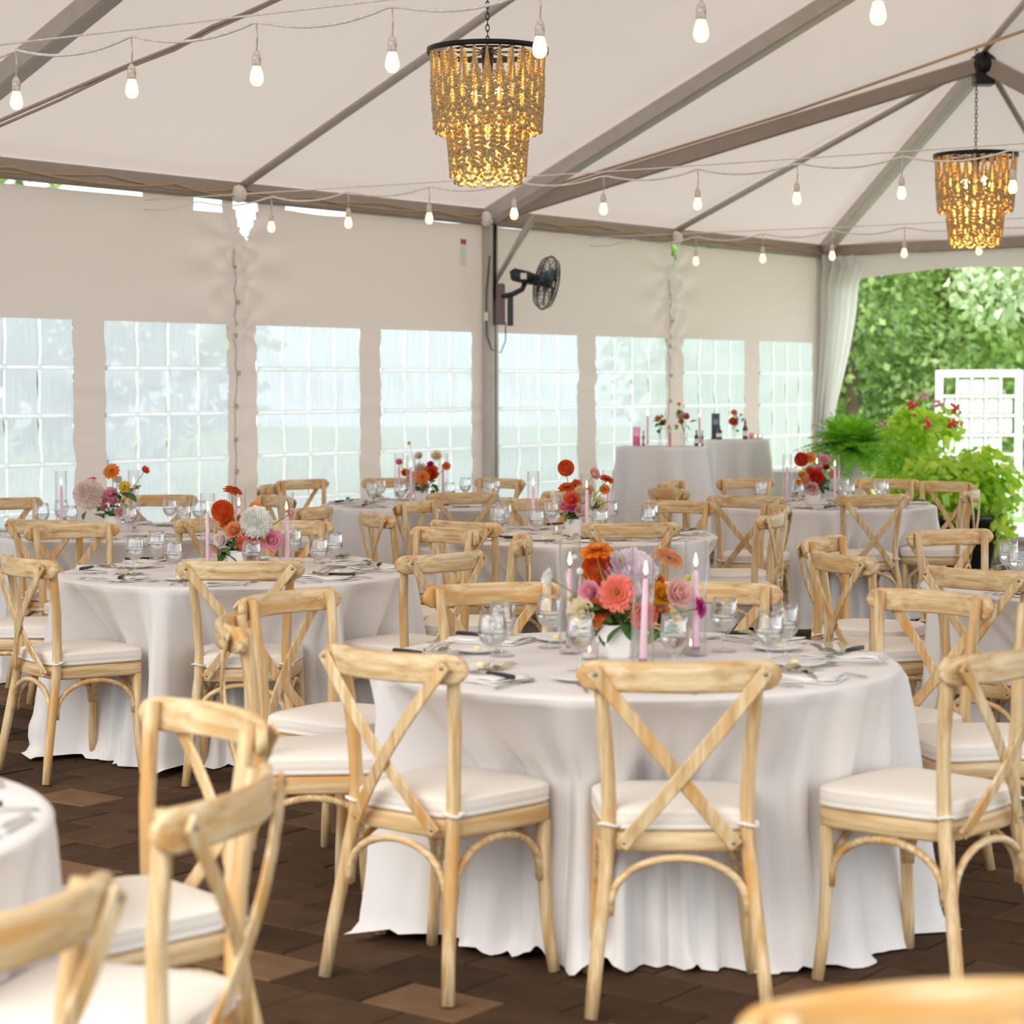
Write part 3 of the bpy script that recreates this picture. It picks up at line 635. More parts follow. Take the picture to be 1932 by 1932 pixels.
TB = {'N': (1195, 6.14), 'L': (443, 9.20), 'T3': (1085, 11.43), 'R': (1550, 14.34), 'T2': (818, 14.6), 'T1': (228, 11.85), 'Q': (2109, 8.44), 'F': (-736, 3.80)}
TC = {k: Vector(((x-966)/F*Y, Y, 0)) for k, (x, Y) in TB.items()}
TN = {'N': 'the front table', 'L': 'the left table', 'T3': 'the centre table', 'R': 'the back right table', 'T2': 'the far centre table', 'T1': 'the far left table', 'Q': 'the right edge table', 'F': 'the lower left table'}
CL = [  # table, rail pixel (x, y), facing clockwise from straight away, words
 ('N', 747, 1222, 40, 'back turned to us, near left side of'), ('N', 1281, 1243, 1, 'seen square from behind, nearest us at'), ('N', 1868, 1222, -47, 'seen from behind, near right side of'),
 ('N', 1750, 1117, 228, 'facing us, far right side of'), ('N', 1975, 1146, 263, 'half out of frame, right side of'), ('N', 932, 1102, 160, 'facing us behind the goblets, far left side of'),
 ('N', 1338, 1100, 196, 'facing us behind the candles, far right side of'), ('N', 458, 1168, 81, 'curved rail seen end-on, left side of'), ('N', 551, 1118, 125, 'facing right, rear left side of'),
 ('F', 375, 1335, 231, 'blurred and facing left, beyond'), ('F', 398, 1478, 284, 'large, blurred, back to us, right of'), ('F', -35, 1702, 300, 'cut by the lower left corner, nearest side of'),
 ('B', 1800, 1880, 168, 'very near and blurred, only its top rail showing at bottom right'),
 ('T3', 718, 967, 68, 'turned away from us, left side of'), ('T3', 790, 946, 116, 'facing right, far left side of'), ('T3', 880, 979, 43, 'seen from behind, near left side of'),
 ('T3', 1191, 985, -8, 'seen square from behind, nearest us at'), ('T3', 1278, 945, 213, 'facing us, far right side of'), ('T3', 1448, 968, -70, 'seen from behind, right side of'), ('T3', 1458, 953, 262, 'narrow, just behind another, right side of'), ('T3', 1022, 941, 175, 'facing us, far side of'),
 ('T2', 872, 925, -20, 'seen from behind, nearest us at'), ('T2', 1071, 924, -44, 'half hidden by flowers, near right side of'), ('T2', 572, 905, 135, 'facing us, far left side of'), ('T2', 744, 902, 166, 'facing us, far side of'),
 ('T2', 941, 903, 222, 'pale and facing us, far right side of'), ('T2', 512, 915, 96, 'edge-on and tiny, left side of'),
 ('T1', 10, 940, 144, 'cut by the left edge, far left side of'), ('T1', 88, 975, 22, 'seen from behind, nearest us at'), ('T1', 384, 969, -60, 'partly hidden by candles, near right side of'), ('T1', 582, 955, -70, 'turned away from us, right side of'),
 ('T1', 515, 936, 238, 'narrow and facing us, far right side of'), ('T1', 298, 934, 174, 'facing us, far side of'),
 ('L', 137, 989, 146, 'facing us, far left side of'), ('L', 57, 1050, 52, 'turned away from us, near left side of'), ('L', 454, 1052, 0, 'seen square from behind, nearest us at'), ('L', 828, 1042, -47, 'seen from behind, near right side of'),
 ('L', 972, 1012, 272, 'curved rail seen end-on, right side of'), ('L', 836, 997, 228, 'facing us with a shiny rail, far right side of'), ('L', 536, 983, 183, 'facing us behind flowers, far side of'), ('L', -48, 1016, 90, 'only its seat showing, left side of'),
 ('Q', 1850, 1064, 48, 'seen from behind, near left side of'), ('Q', 1595, 1043, 68, 'seen from behind and narrow, left side of'), ('Q', 1560, 1014, 119, 'facing right and narrow, far left side of'), ('Q', 1795, 1000, 153, 'facing us, far side of'),
 ('R', 1645, 932, -13, 'seen from behind, near right side of'), ('R', 1408, 934, 18, 'seen from behind, near left side of'), ('R', 1408, 903, 154, 'facing us, far left side of'), ('R', 1266, 920, 64, 'pale curved back, left side of'), ('R', 1272, 908, 112, 'behind the pale curved back, left of'),
 ('R', 1672, 904, 206, 'facing us below the fern, far right side of'), ('R', 1782, 909, 230, 'facing left before the vine, right side of'), ('R', 1824, 924, -70, 'seen from behind, nearest the planters at')]
for (tb, x, y, a, words) in CL:
    p = P(x, y, .88); p.z = 0
    if tb in TC:
        c = TC[tb]; d = p-c; mind = {'N': .90, 'F': .9}.get(tb, .93); fa = radians(a); f = Vector((sin(fa), cos(fa), 0))
        if d.length < mind:   # slide along the sight line until clear
            v = p.normalized(); sgn = -1 if cos(fa) > 0 else 1; k = 0
            while (p-c).length < mind and k < 200: p = p+v*.01*sgn; k += 1
    lab = 'cross-back wooden chair, %s %s' % (words, TN[tb]) if tb in TN else 'cross-back wooden chair, %s' % words
    chair(p, a, lab, 'cross-back dining chairs', tb)

# ------------------------------------------------------------------ tables
RT = .765; TH = .755
def base_r(tbl, th, h):
    t = (TH-h)/TH; sd = sum(ord(c) for c in tbl)
    th = th+.05*sin(3*th+sd)+.02*t*sin(7*th+sd)
    a1 = sin(11*th+sd); a2 = sin(19*th+sd*2.3); a3 = sin(31*th+sd*.7)+.9*sin(47*th+sd*1.3)
    f = .55*(2*(.5+.5*a1)**1.6-1)+.5*(2*(.5+.5*a2)**2-1)+.25*a3
    return RT + {'N': .048, 'F': .05}.get(tbl, .085)*t**1.1 + .052*t**.5*f, f
def cloth_table(tbl):
    c = TC[tbl]; n = 220; hit = []
    for i in range(n):
        th = 2*pi*i/n; d = Vector((cos(th), sin(th), 0)); best = 9
        for (cx, cy, a) in CHAIRS.get(tbl, ()):
            fa = radians(a); f = Vector((sin(fa), cos(fa), 0)); r = Vector((cos(fa), -sin(fa), 0)); q = Vector((cx, cy, 0))
            t = .3
            while t < .95:
                p = c+d*t-q; yy = p.dot(f); xx = p.dot(r)
                if abs(xx) < .235 and -.1 < yy < .432: best = min(best, t); break
                t += .01
        hit.append(best)
    hs = []
    for i in range(n):
        w = [min(.92, hit[(i+k) % n]) for k in range(-4, 5)]; hs.append(.5*sum(w)/9+.5*min(w[3:6]))
    m = MB(); vs = []; fs = []
    rings = [(0.02, TH+.002), (.25, TH+.002), (.5, TH+.002), (.68, TH+.002), (.74, TH+.002)]
    for r, z in rings:
        for i in range(n): th = 2*pi*i/n; vs.append((c.x+r*cos(th), c.y+r*sin(th), z))
    hl = [.753, .745, .72, .69, .65, .61, .57, .53, .5, .46, .42, .38, .33, .28, .23, .18, .13, .08, .04, .012, .004]
    for k, h in enumerate(hl):
        for i in range(n):
            th = 2*pi*i/n; r, fo = base_r(tbl, th, h); w = min(1, max(0, (.748-h)/.235)); fo += 1.1*sin(41*th+2.2*sin(5*th)+sum(map(ord, tbl)))*(.5+.5*sin(3*th+1))
            lim = hs[i]+.030*fo-.012 + (0.05*min(1, (.38-h)/.38) if h < .38 else 0)
            r = r*(1-w)+min(r, lim)*w if k > 1 else RT-.008*(1-k)
            if k >= len(hl)-2: r += .025*(k-len(hl)+3)*(.5+.5*sin(17*th+2*sin(5*th)))*(1 if hs[i] > .8 else .5)
            nz_ = max(0, noise.noise(Vector((th*7, 0, c.x)))+.3*noise.noise(Vector((th*19, 3, c.x)))); h2 = h+.055*nz_*max(0, 1-h/.2)
            if h < .3: r += .03*noise.noise(Vector((th*5, h*9, c.y)))*(1-h/.3)
            vs.append((c.x+r*cos(th), c.y+r*sin(th), h2))
    nr = len(rings)+len(hl)
    for k in range(nr-1):
        for i in range(n): fs.append((k*n+i, (k+1)*n+i, (k+1)*n+(i+1) % n, k*n+(i+1) % n))
    fs.append(tuple(range(n))); m.add(vs, fs)
    o = m.obj('tablecloth', CLOTH); tag(o, 'floor-length white tablecloth on %s' % TN[tbl], 'tablecloth', 'white round tablecloths')
    t = thing('round_table', 'round banquet table under the cloth of %s' % TN[tbl].replace('the ', '', 1), 'table', c, 0, 'round banquet tables')
    m = MB(); m.lathe([(.68, TH-.024), (.70, TH-.02), (.70, TH-.004), (.69, TH-.002), (0.001, TH-.002)], 40); m.obj('tabletop', plain('table_board', srgb(190, 160, 120), .6) if 'table_board' not in bpy.data.materials else bpy.data.materials['table_board'], t)
    m = MB(); m.lathe([(.26, 0), (.26, .03), (.05, .05), (.04, .1), (.04, TH-.03)], 20); m.obj('pedestal', BLACKM, t)
for k in TC: cloth_table(k)

# ------------------------------------------------------------------ table settings
m = MB(); out = [(.004, 0.0), (.034, .001), (.034, .003), (.010, .008), (.0055, .014), (.0045, .03), (.007, .045), (.018, .058), (.031, .073), (.0375, .092), (.0375, .110), (.034, .135), (.0325, .152), (.0312, .152), (.0328, .135), (.0362, .110), (.0362, .094), (.0300, .0755), (.018, .0615), (.002, .055)]
m.lathe(out, 24, cap=False); GOB = m.mesh('goblet'); GOB.materials.append(GOBG)
m = MB(); m.lathe([(.002, .0553), (.0178, .0618), (.0298, .0758), (.0360, .094), (.0360, .098), (.001, .098)], 24, cap=False); WAT = m.mesh('water'); WAT.materials.append(WATER)
m = MB(); m.sweep([(0, -.11, .006), (0, -.105, .008), (0, -.05, .009), (0, 0, .009)], rrect(.016, .013, .005), (1, 0, 0), scale=[.7, 1, .95, .8]); KH = m.mesh('handle'); KH.materials.append(BLACKP)
m = MB(); m.sweep([(0, 0, .008), (0, .05, .006), (.002, .09, .004), (.006, .115, .003)], [(-.008, -.0008), (.008, -.0008), (.008, .0008), (-.008, .0008)], (1, 0, 0), scale=[.9, 1.1, 1, .15]); KB = m.mesh('blade'); KB.materials.append(STEEL)
m = MB(); m.sweep([(0, -.10, .004), (0, -.09, .005), (0, 0, .008), (0, .04, .006), (0, .055, .005)], rrect(.012, .003, .001, 1), (1, 0, 0), scale=[.7, 1, .45, .6, 1.6])
for k in range(4): m.sweep([((k-1.5)*.0062, .053, .005), ((k-1.5)*.0062, .075, .003), ((k-1.5)*.0058, .10, .006)], [(-.0016, -.001), (.0016, -.001), (.0016, .001), (-.0016, .001)], (1, 0, 0), scale=[1, 1, .5])
m.box((0, .056, .005), (.025, .012, .0025)); FK = m.mesh('fork'); FK.materials.append(STEEL)
m = MB(); m.sweep([(0, -.10, .004), (0, -.09, .005), (0, 0, .008), (0, .045, .006), (0, .06, .006), (0, .08, .004), (0, .098, .006), (0, .104, .007)], rrect(.012, .003, .001, 1), (1, 0, 0), scale=[.7, 1, .45, .5, (2.0, 1), (3.0, 1), (2.0, 1), .4]); SP = m.mesh('spoon'); SP.materials.append(STEEL)
m = MB(); m.lathe([(.04, .0), (.045, .004), (.075, .012), (.080, .015), (.078, .016), (.050, .007), (.001, .006)], 28); PLT = m.mesh('plate'); PLT.materials.append(CERAM)
m = MB(); m.ball((.01, 0, .012), .012, 8, 5, .6); BUT = m.mesh('butter'); BUT.materials.append(plain('butter', srgb(245, 228, 160), .5))
NAPS = []
for v in range(3):
    m = MB(); rn = random.Random(v)
    for L in range(3):
        nx, ny = 8, 12; vs = []
        for side in (0, 1):
            for i in range(nx+1):
                for j in range(ny+1):
                    x = (i/nx-.5)*(.135-.004*L); y = (j/ny-.5)*(.24-.008*L); z = .0015+.006*L+side*.0035+.004*noise.noise(Vector((x*14+v*5, y*12, L)))*(L+1)*.6
                    vs.append((x+.004*noise.noise(Vector((y*9, v, L))), y, max(.001, z)))
        nn = (nx+1)*(ny+1); fs = [(nn+i*(ny+1)+j, nn+(i+1)*(ny+1)+j, nn+(i+1)*(ny+1)+j+1, nn+i*(ny+1)+j+1) for i in range(nx) for j in range(ny)]
        fs += [(i, nn+i, nn+i+1, i+1) for i in range(ny)] + [(nx*(ny+1)+i, nx*(ny+1)+i+1, nn+nx*(ny+1)+i+1, nn+nx*(ny+1)+i) for i in range(ny)]
        fs += [(i*(ny+1), (i+1)*(ny+1), nn+(i+1)*(ny+1), nn+i*(ny+1)) for i in range(nx)] + [(i*(ny+1)+ny, nn+i*(ny+1)+ny, nn+(i+1)*(ny+1)+ny, (i+1)*(ny+1)+ny) for i in range(nx)]
        m.add(vs, fs)
    me = m.mesh('napkin'); me.materials.append(NAPK); NAPS.append(me)
def leaf_mesh(L, w, mat, curl=.2, nm='leaf'):
    m = MB(); vs = []; n = 6
    for i in range(n+1):
        t = i/n; ww = w*sin(pi*min(1, t*.94+.04))**.8; z = curl*L*t*(1-t)*1.6
        vs += [(-ww/2, L*t, z+.12*ww), (0, L*t, z), (ww/2, L*t, z+.12*ww)]
    m.add(vs, [(3*i+k, 3*i+k+1, 3*i+k+4, 3*i+k+3) for i in range(n) for k in (0, 1)]); me = m.mesh(nm); me.materials.append(mat); return me
SL = leaf_mesh(.055, .028, SAGE); TWIG = MB(); TWIG.tube([(0, -.05, .004), (0, 0, .006), (.005, .04, .008)], .0015, 4); TWIG = TWIG.mesh('twig'); TWIG.materials.append(SAGE)
Z0 = TH+.0025
DIRN = ['far', 'far right', 'right', 'near right', 'near', 'near left', 'left', 'far left']
NGOB = [(948, 1238), (929, 1262), (1037, 1222), (1094, 1268), (1272, 1270), (1367, 1229), (1452, 1262), (1481, 1244)]
def setting(tbl, k, phi):
    c = TC[tbl]; d = Vector((sin(phi), cos(phi), 0)); rt = Vector((-cos(phi), sin(phi), 0)); rnd = random.Random(hash((sum(map(ord, tbl)), k)))
    where = 'at the %s place of %s' % (DIRN[k], TN[tbl])
    def at(x, y): q = c + d*(RT-y) + rt*x; return (q.x, q.y, Z0)
    rz = atan2(-(-d).x, (-d).y)     # local +Y towards the table centre
    near = c.y < 10
    o = mobj('napkin', NAPS[rnd.randrange(3)], None, None, at(rnd.uniform(-.02, .02), .16), (0, 0, rz+rnd.uniform(-.5, .5)+(pi/2 if rnd.random() < .4 else 0))); tag(o, 'folded white linen napkin %s' % where, 'napkin', 'folded napkins')
    q = at(rnd.uniform(-.01, .05), .15); t = thing('steak_knife', 'black-handled steak knife %s' % where, 'knife', (q[0], q[1], Z0+.014), rz+rnd.uniform(-1.2, 1.2)+(pi/2 if rnd.random() < .6 else 0), 'black-handled knives'); mobj('handle', KH, None, t); mobj('blade', KB, None, t)
    o = mobj('fork', FK, None, None, at(-.13, .15), (0, 0, rz+rnd.uniform(-.25, .25))); tag(o, 'steel dinner fork %s' % where, 'fork', 'dinner forks')
    o = mobj('fork', FK, None, None, at(-.165, .16), (0, 0, rz+rnd.uniform(-.2, .2))); o.scale = (.85, .85, .85); tag(o, 'smaller outer salad fork %s' % where, 'fork', 'salad forks')
    o = mobj('spoon', SP, None, None, at(.135, .14), (0, 0, rz+rnd.uniform(-.4, .4))); tag(o, 'steel spoon %s' % where, 'spoon', 'steel spoons')
    q = at(-.17, .31); t = thing('bread_plate', 'white bread plate with butter %s' % where, 'plate', q, rnd.uniform(0, 6), 'bread plates'); mobj('plate', PLT, None, t); mobj('butter', BUT, None, t, (0, 0, .003))
    q = at(rnd.uniform(-.03, .0), .19); t = thing('leaf_sprig', 'sage-green leaf sprig %s' % where, 'sprig', (q[0], q[1], Z0+.017), rnd.uniform(0, 6), 'sage leaf sprigs'); mobj('twig', TWIG, None, t)
    for j in range(4): mobj('leaf', SL, None, t, (0, -.03+.02*j, .006), (rnd.uniform(-.1, .5), rnd.uniform(-.4, .4), (1 if j % 2 else -1)*rnd.uniform(.5, 1.3)))
    if tbl != 'N':
        q = at(.12, .35); goblet(q, where)
def goblet(q, where):
    t = thing('goblet', 'clear stemmed water goblet %s' % where, 'glass', q, 0, 'water goblets'); mobj('bowl_and_stem', GOB, None, t); mobj('water', WAT, None, t); t.scale = (1.07, 1.07, 1.07)
for tb in TC:
    for k in range(8):
        ph = k*pi/4
        if tb == 'F' and k not in (1, 2, 3): continue
        if tb == 'Q' and k not in (5, 6, 7, 0): continue
        setting(tb, k, ph)
for k, (x, y) in enumerate(NGOB):
    q = P(x, y, Z0); w = ['far left, hindmost', 'leftmost, in front', 'left of the pink candle', 'just below the left candle glass', 'before the flowers, below the middle candle', 'right of the magenta bloom', 'near right, front of the pair', 'near right, back of the pair'][k]
    goblet(tuple(q), 'on the front table, '+w)

# candles
m = MB(); m.lathe([(.032, 0), (.032, .34), (.0305, .34), (.0305, .004), (.001, .004)], 32); CYL = m.mesh('candle_glass'); CYL.materials.append(GLASS)
def candle_mesh(L):
    m = MB(); m.lathe([(.011, 0), (.0108, .02), (.008, L-.008), (.005, L), (.001, L+.001)], 14); return m.mesh('wax')
CM = candle_mesh(.235); CM.materials.append(PINKW)
m = MB(); m.tube([(0, 0, .234), (.001, 0, .25)], .0012, 5); WK = m.mesh('wick'); WK.materials.append(BLACKP)
m = MB(); m.lathe([(.001, .246), (.0055, .253), (.006, .260), (.0035, .272), (.0008, .285)], 10); FLM = m.mesh('flame'); FLM.materials.append(FLAME)
m = MB(); m.lathe([(.024, 0), (.024, .006), (.013, .010), (.013, .022), (.0112, .022), (.0112, .012), (.001, .012)], 18); HOL = m.mesh('holder'); HOL.materials.append(GOBG)
def candle(tbl, x, Y, lean, words, lit=True):
    q = D(x, 900, Y); base = (q.x, q.y, Z0); rel = '%s on %s' % (words, TN[tbl])
    o = mobj('candle_glass', CYL, None, None, base); tag(o, 'glass cylinder around the pink candle %s' % rel, 'glass', 'glass candle cylinders')
    t = thing('taper_candle', 'pink taper candle %s' % rel, 'candle', (base[0], base[1], Z0+.0045), 0, 'pink taper candles'); t.rotation_euler = (0, lean, 0)
    mobj('wax', CM, None, t, (0, 0, .0125)); mobj('wick', WK, None, t, (0, 0, .0125)); mobj('holder', HOL, None, t)
    if lit: mobj('flame', FLM, None, t, (0, 0, .0125))
for a in (('N', 1075, 6.28, 0, 'left of the flowers'), ('N', 1213, 5.95, .03, 'in front of the flowers'), ('N', 1313, 6.22, 0, 'right of the flowers'),
          ('L', 391, 9.15, 0, 'left of the flowers'), ('L', 450, 9.55, 0, 'behind the flowers'), ('L', 540, 9.2, 0, 'right of the flowers'),
          ('T3', 1006, 11.5, 0, 'left of the flowers'), ('T3', 1107, 11.2, 0, 'in front of the flowers'), ('T3', 1147, 11.6, 0, 'right of the flowers'),
          ('T1', 115, 11.75, 0, 'left of the flowers'), ('T1', 252, 11.8, 0, 'right of the flowers'), ('T2', 775, 14.4, 0, 'in front of the flowers'), ('T2', 753, 14.7, 0, 'left of the flowers'), ('T2', 836, 14.7, 0, 'right of the flowers'),
          ('R', 1485, 14.3, 0, 'left of the flowers'), ('R', 1575, 14.2, 0, 'right of the flowers'), ('R', 1541, 14.7, 0, 'behind the flowers')): candle(*a)
m = MB(); m.lathe([(.026, 0), (.030, .05), (.0285, .05), (.0245, .004), (.001, .004)], 18); VG = m.mesh('cup'); VG.materials.append(GLASS)
m = MB(); m.lathe([(.022, .005), (.024, .02), (.001, .02)], 16); VW = m.mesh('wax'); VW.materials.append(CERAM)
m = MB(); m.lathe([(.001, .022), (.004, .028), (.001, .042)], 8); VF = m.mesh('flame'); VF.materials.append(FLAME)
for (tb, x, y, w) in (('N', 1303, 1232, 'right of the flowers'), ('N', 1112, 1244, 'left of the white vase'), ('L', 484, 1058, 'right of the vase'), ('T3', 1050, 1008, 'left of the vase'), ('R', 1500, 945, 'left of the vase')):
    q = P(x, y, Z0); t = thing('votive_candle', 'small glass votive candle %s on %s' % (w, TN[tb]), 'candle', q, 0, 'glass votives'); mobj('cup', VG, None, t); mobj('wax', VW, None, t); mobj('flame', VF, None, t)

# ------------------------------------------------------------------ flowers
PAL = {}
def pal(c, name):
    if c not in PAL:
        col = srgb(*c); m = leafmat('petals_'+name, tuple(q*.82 for q in col[:3])+(1,), tuple(min(1, q*1.15) for q in col[:3])+(1,), .38); PAL[c] = m
    return PAL[c]
COL = {'orange': (240, 138, 30), 'red orange': (226, 98, 34), 'coral': (240, 112, 84), 'peach': (244, 170, 120), 'blush': (251, 228, 220), 'pink': (246, 172, 190), 'soft pink': (250, 200, 194), 'white': (252, 249, 238),
       'cream': (251, 234, 202), 'gold': (236, 176, 44), 'magenta': (206, 50, 150), 'red': (214, 58, 40), 'yellow': (240, 204, 40), 'lime': (206, 214, 90), 'lilac white': (250, 232, 240), 'rust': (176, 74, 44)}
def petal(m, base, dirv, nrm, L, w, cup, n=3):
    side = dirv.cross(nrm).normalized(); vs = []
    for i in range(n+1):
        t = i/n; ww = w*(.35+.65*sin(pi*min(1, .18+t*.72))); p = base+dirv*L*t+nrm*cup*L*t*t
        vs += [p-side*ww/2+nrm*.10*ww, p, p+side*ww/2+nrm*.10*ww]
    m.add(vs, [(3*i+k, 3*i+k+1, 3*i+k+4, 3*i+k+3) for i in range(n) for k in (0, 1)])
def bloom_mb(kind, d, nv, seed):
    rnd = random.Random(seed); m = MB(); Z = Vector(nv).normalized(); X = Z.orthogonal().normalized(); Y = Z.cross(X); R = d/2
    def dv(a, e): return (X*cos(a)+Y*sin(a))*cos(e)+Z*sin(e)
    if kind == 'pompon':
        N = 150
        for i in range(N):
            z = 1-1.75*(i+.5)/N; rr = sqrt(max(0, 1-z*z)); a = i*2.39996; u = (X*cos(a)*rr+Y*sin(a)*rr+Z*z)
            tg = (u.cross(Z)).cross(u); tg = tg.normalized() if tg.length > 1e-3 else X
            petal(m, u*R*.70, (u*.9-tg*.2).normalized(), tg, R*.33, R*.28, .5, 2)
        m.ball((0, 0, 0), R*.58, 12, 8)
    elif kind == 'dahlia':
        N = 260
        for i in range(N):
            z = 1-1.5*(i+.5)/N; rr = sqrt(max(0, 1-z*z)); a = i*2.39996; u = (X*cos(a)*rr+Y*sin(a)*rr+Z*z)
            tg = (u.cross(Z)).cross(u); tg = tg.normalized() if tg.length > 1e-3 else X
            petal(m, u*R*.55, (u-tg*.25+Vector((rnd.uniform(-.1, .1), 0, rnd.uniform(-.1, .1)))).normalized(), tg, R*rnd.uniform(.38, .50), R*.19, .3, 2)
        m.ball((0, 0, 0), R*.55, 10, 6)
    elif kind == 'zinnia':
        for ring, (cnt, e, L, cp) in enumerate(((13, .02, .98, .10), (12, .20, .86, .10), (11, .38, .72, .1), (9, .6, .54, .1), (7, .85, .36, .1))):
            for k in range(cnt):
                a = 2*pi*(k+.5*(ring % 2))/cnt+rnd.uniform(-.06, .06); u = dv(a, e+rnd.uniform(-.08, .08)); petal(m, u*R*.06, u, dv(a, e+pi/2), R*L, R*.50, -cp)
    elif kind == 'rose':
        m.ball(Z*R*.08, R*.30, 8, 5)
        for ring, (cnt, e, L, w, cp) in enumerate(((6, .15, .95, .95, .35), (6, .45, .85, .85, .5), (5, .75, .75, .7, .5), (4, 1.05, .62, .5, .4), (3, 1.3, .55, .35, .2))):
            for k in range(cnt):
                a = 2*pi*(k+.5*(ring % 2))/cnt+rnd.uniform(-.15, .15); u = dv(a, e+rnd.uniform(-.1, .1)); petal(m, Z*(-R*.25)+u*R*.05, u, dv(a, e+pi/2), R*L, R*w, cp, 4)
    else:   # bud
        m.lathe([(.0005, -R), (R*.6, -R*.5), (R*.75, 0), (R*.5, R*.7), (.001, R*1.1)], 8)
        M = Matrix((X, Y, Z)).transposed(); m.v = [tuple(M @ Vector(v)) for v in m.v]
    return m
CENTM = plain('flower_centre', srgb(120, 82, 22), .8); POLL = plain('yellow_centre', srgb(246, 236, 190), .8)
LF1 = leaf_mesh(.075, .036, LEAFG, .25); LF2 = leaf_mesh(.06, .03, plain('fresh_green_leaf', srgb(96, 140, 44), .5, var=.2, scale=30), .25)
def arrangement(tbl, Yc, px, py_top, rad, hgt, label, blooms, leaves, nleaf):
    q = D(px, py_top, Yc); root = thing('flower_arrangement', label, 'flowers', (q.x, q.y, Z0)); rp = Vector(root.location)
    k = 6 if tbl in ('T3', 'N', 'L') else 12; m = MB()
    prof = [(rad*.80, 0), (rad*.86, .006), (rad, hgt*.55), (rad*.96, hgt), (rad*.88, hgt), (rad*.9, hgt*.5), (.001, hgt*.5)]; m.lathe(prof, k); m.sm = [k > 6]*len(m.sm); m.obj('vase', CERAM, root)
    mouth = Vector((0, 0, hgt))
    for i, b in enumerate(blooms):
        kind, cn, x, y, dpx, dy = b[:6]; nv = b[6] if len(b) > 6 else (0.0, -.85, .5)
        Y = Yc+dy; w = D(x, y, Y)-rp; dm = dpx*Y/F*1.22
        nvv = Vector(nv)+Vector((random.uniform(-.25, .25), 0, random.uniform(-.15, .15)))
        nm = {'pompon': 'dahlia', 'dahlia': 'dahlia', 'zinnia': 'zinnia', 'rose': 'lisianthus', 'bud': 'bud'}[kind]
        o = bloom_mb(kind, dm, nvv, i*7+len(tbl)).obj(nm, pal(COL[cn], cn.replace(' ', '_')), root, w)
        o['label'] = '%s %s bloom' % (cn, {'pompon': 'round pompon dahlia', 'dahlia': 'large dahlia', 'zinnia': 'zinnia', 'rose': 'ruffled lisianthus', 'bud': 'unopened'}[kind])
        Zv = nvv.normalized(); mm = MB(); back = -Zv*dm*(.25 if kind == 'zinnia' else .35)
        pts = [mouth*.8-w, mouth*1.1-w+Vector((w.x*.3, w.y*.3, (w.z-hgt)*.3)), back*1.6+Vector((0, 0, -dm*.15)), back*.3]
        sm = []
        for a in range(9):
            t = a/8; b0, b1, b2, b3 = [Vector(v) for v in pts]; sm.append(b0*(1-t)**3+b1*3*t*(1-t)**2+b2*3*t*t*(1-t)+b3*t**3)
        mm.tube(sm, .0022 if kind != 'bud' else .0013, 5); mm.obj('stem', STEMG, o)
        if kind in ('zinnia', ):
            mm = MB(); mm.ball(Zv*dm*.06, dm*.10, 8, 5); mm.obj('flower_centre', CENTM, o)
    rl = random.Random(len(blooms)+px)
    for i in range(nleaf):
        x, y, sx, sy = leaves[i % len(leaves)]; Y = Yc+rl.uniform(-.07, .05); w = D(x+rl.uniform(-sx, sx), y+rl.uniform(-sy, sy), Y)-rp
        mobj('leaf', LF1 if rl.random() < .65 else LF2, None, root, w, (rl.uniform(-.9, .6), rl.uniform(-.6, .6), rl.uniform(0, 6.3)))
UPR = (.3, -.3, .9); DWN = (.1, -.5, -.5)
arrangement('N', 6.2, 1166, 1215, .066, .098, 'orange, coral, pink and white flowers in a white vase on the front table', [
    ('zinnia', 'orange', 1125, 1040, 52, 0, (-.2, -.3, .9)), ('pompon', 'red orange', 1129, 1074, 52, .05), ('zinnia', 'peach', 1262, 1052, 50, 0, (.5, .35, .75)), ('bud', 'white', 1085, 1051, 12, 0), ('bud', 'white', 1094, 1078, 16, 0),
    ('rose', 'white', 1037, 1091, 34, .05, (-.8, -.3, .3)), ('dahlia', 'lilac white', 1186, 1092, 98, .06), ('zinnia', 'coral', 1165, 1119, 58, -.10, (-.05, -.98, .15)), ('rose', 'pink', 1113, 1117, 42, -.03, (-.5, -.8, .3)),
    ('rose', 'cream', 1098, 1155, 50, -.06, (-.3, -.9, .2)), ('zinnia', 'red orange', 1130, 1147, 42, -.05), ('rose', 'gold', 1247, 1121, 42, .0, (.3, -.8, .3)), ('rose', 'soft pink', 1279, 1120, 52, -.04, (.3, -.9, .2)),
    ('rose', 'coral', 1213, 1160, 48, -.08, (.0, -.9, -.1)), ('rose', 'peach', 1245, 1152, 34, .0), ('zinnia', 'magenta', 1322, 1146, 34, -.03, (.9, -.4, .1)), ('bud', 'lime', 1174, 1056, 14, .03), ('bud', 'lime', 1297, 1090, 16, 0), ('bud', 'lime', 1074, 1129, 12, 0),
    ('zinnia', 'orange', 1120, 1170, 30, -.03, (-.4, -.8, -.2)), ('rose', 'coral', 1240, 1098, 26, .06)], [(1165, 1166, 30, 16), (1190, 1178, 30, 10), (1240, 1188, 12, 16), (1140, 1160, 14, 8)], 60)
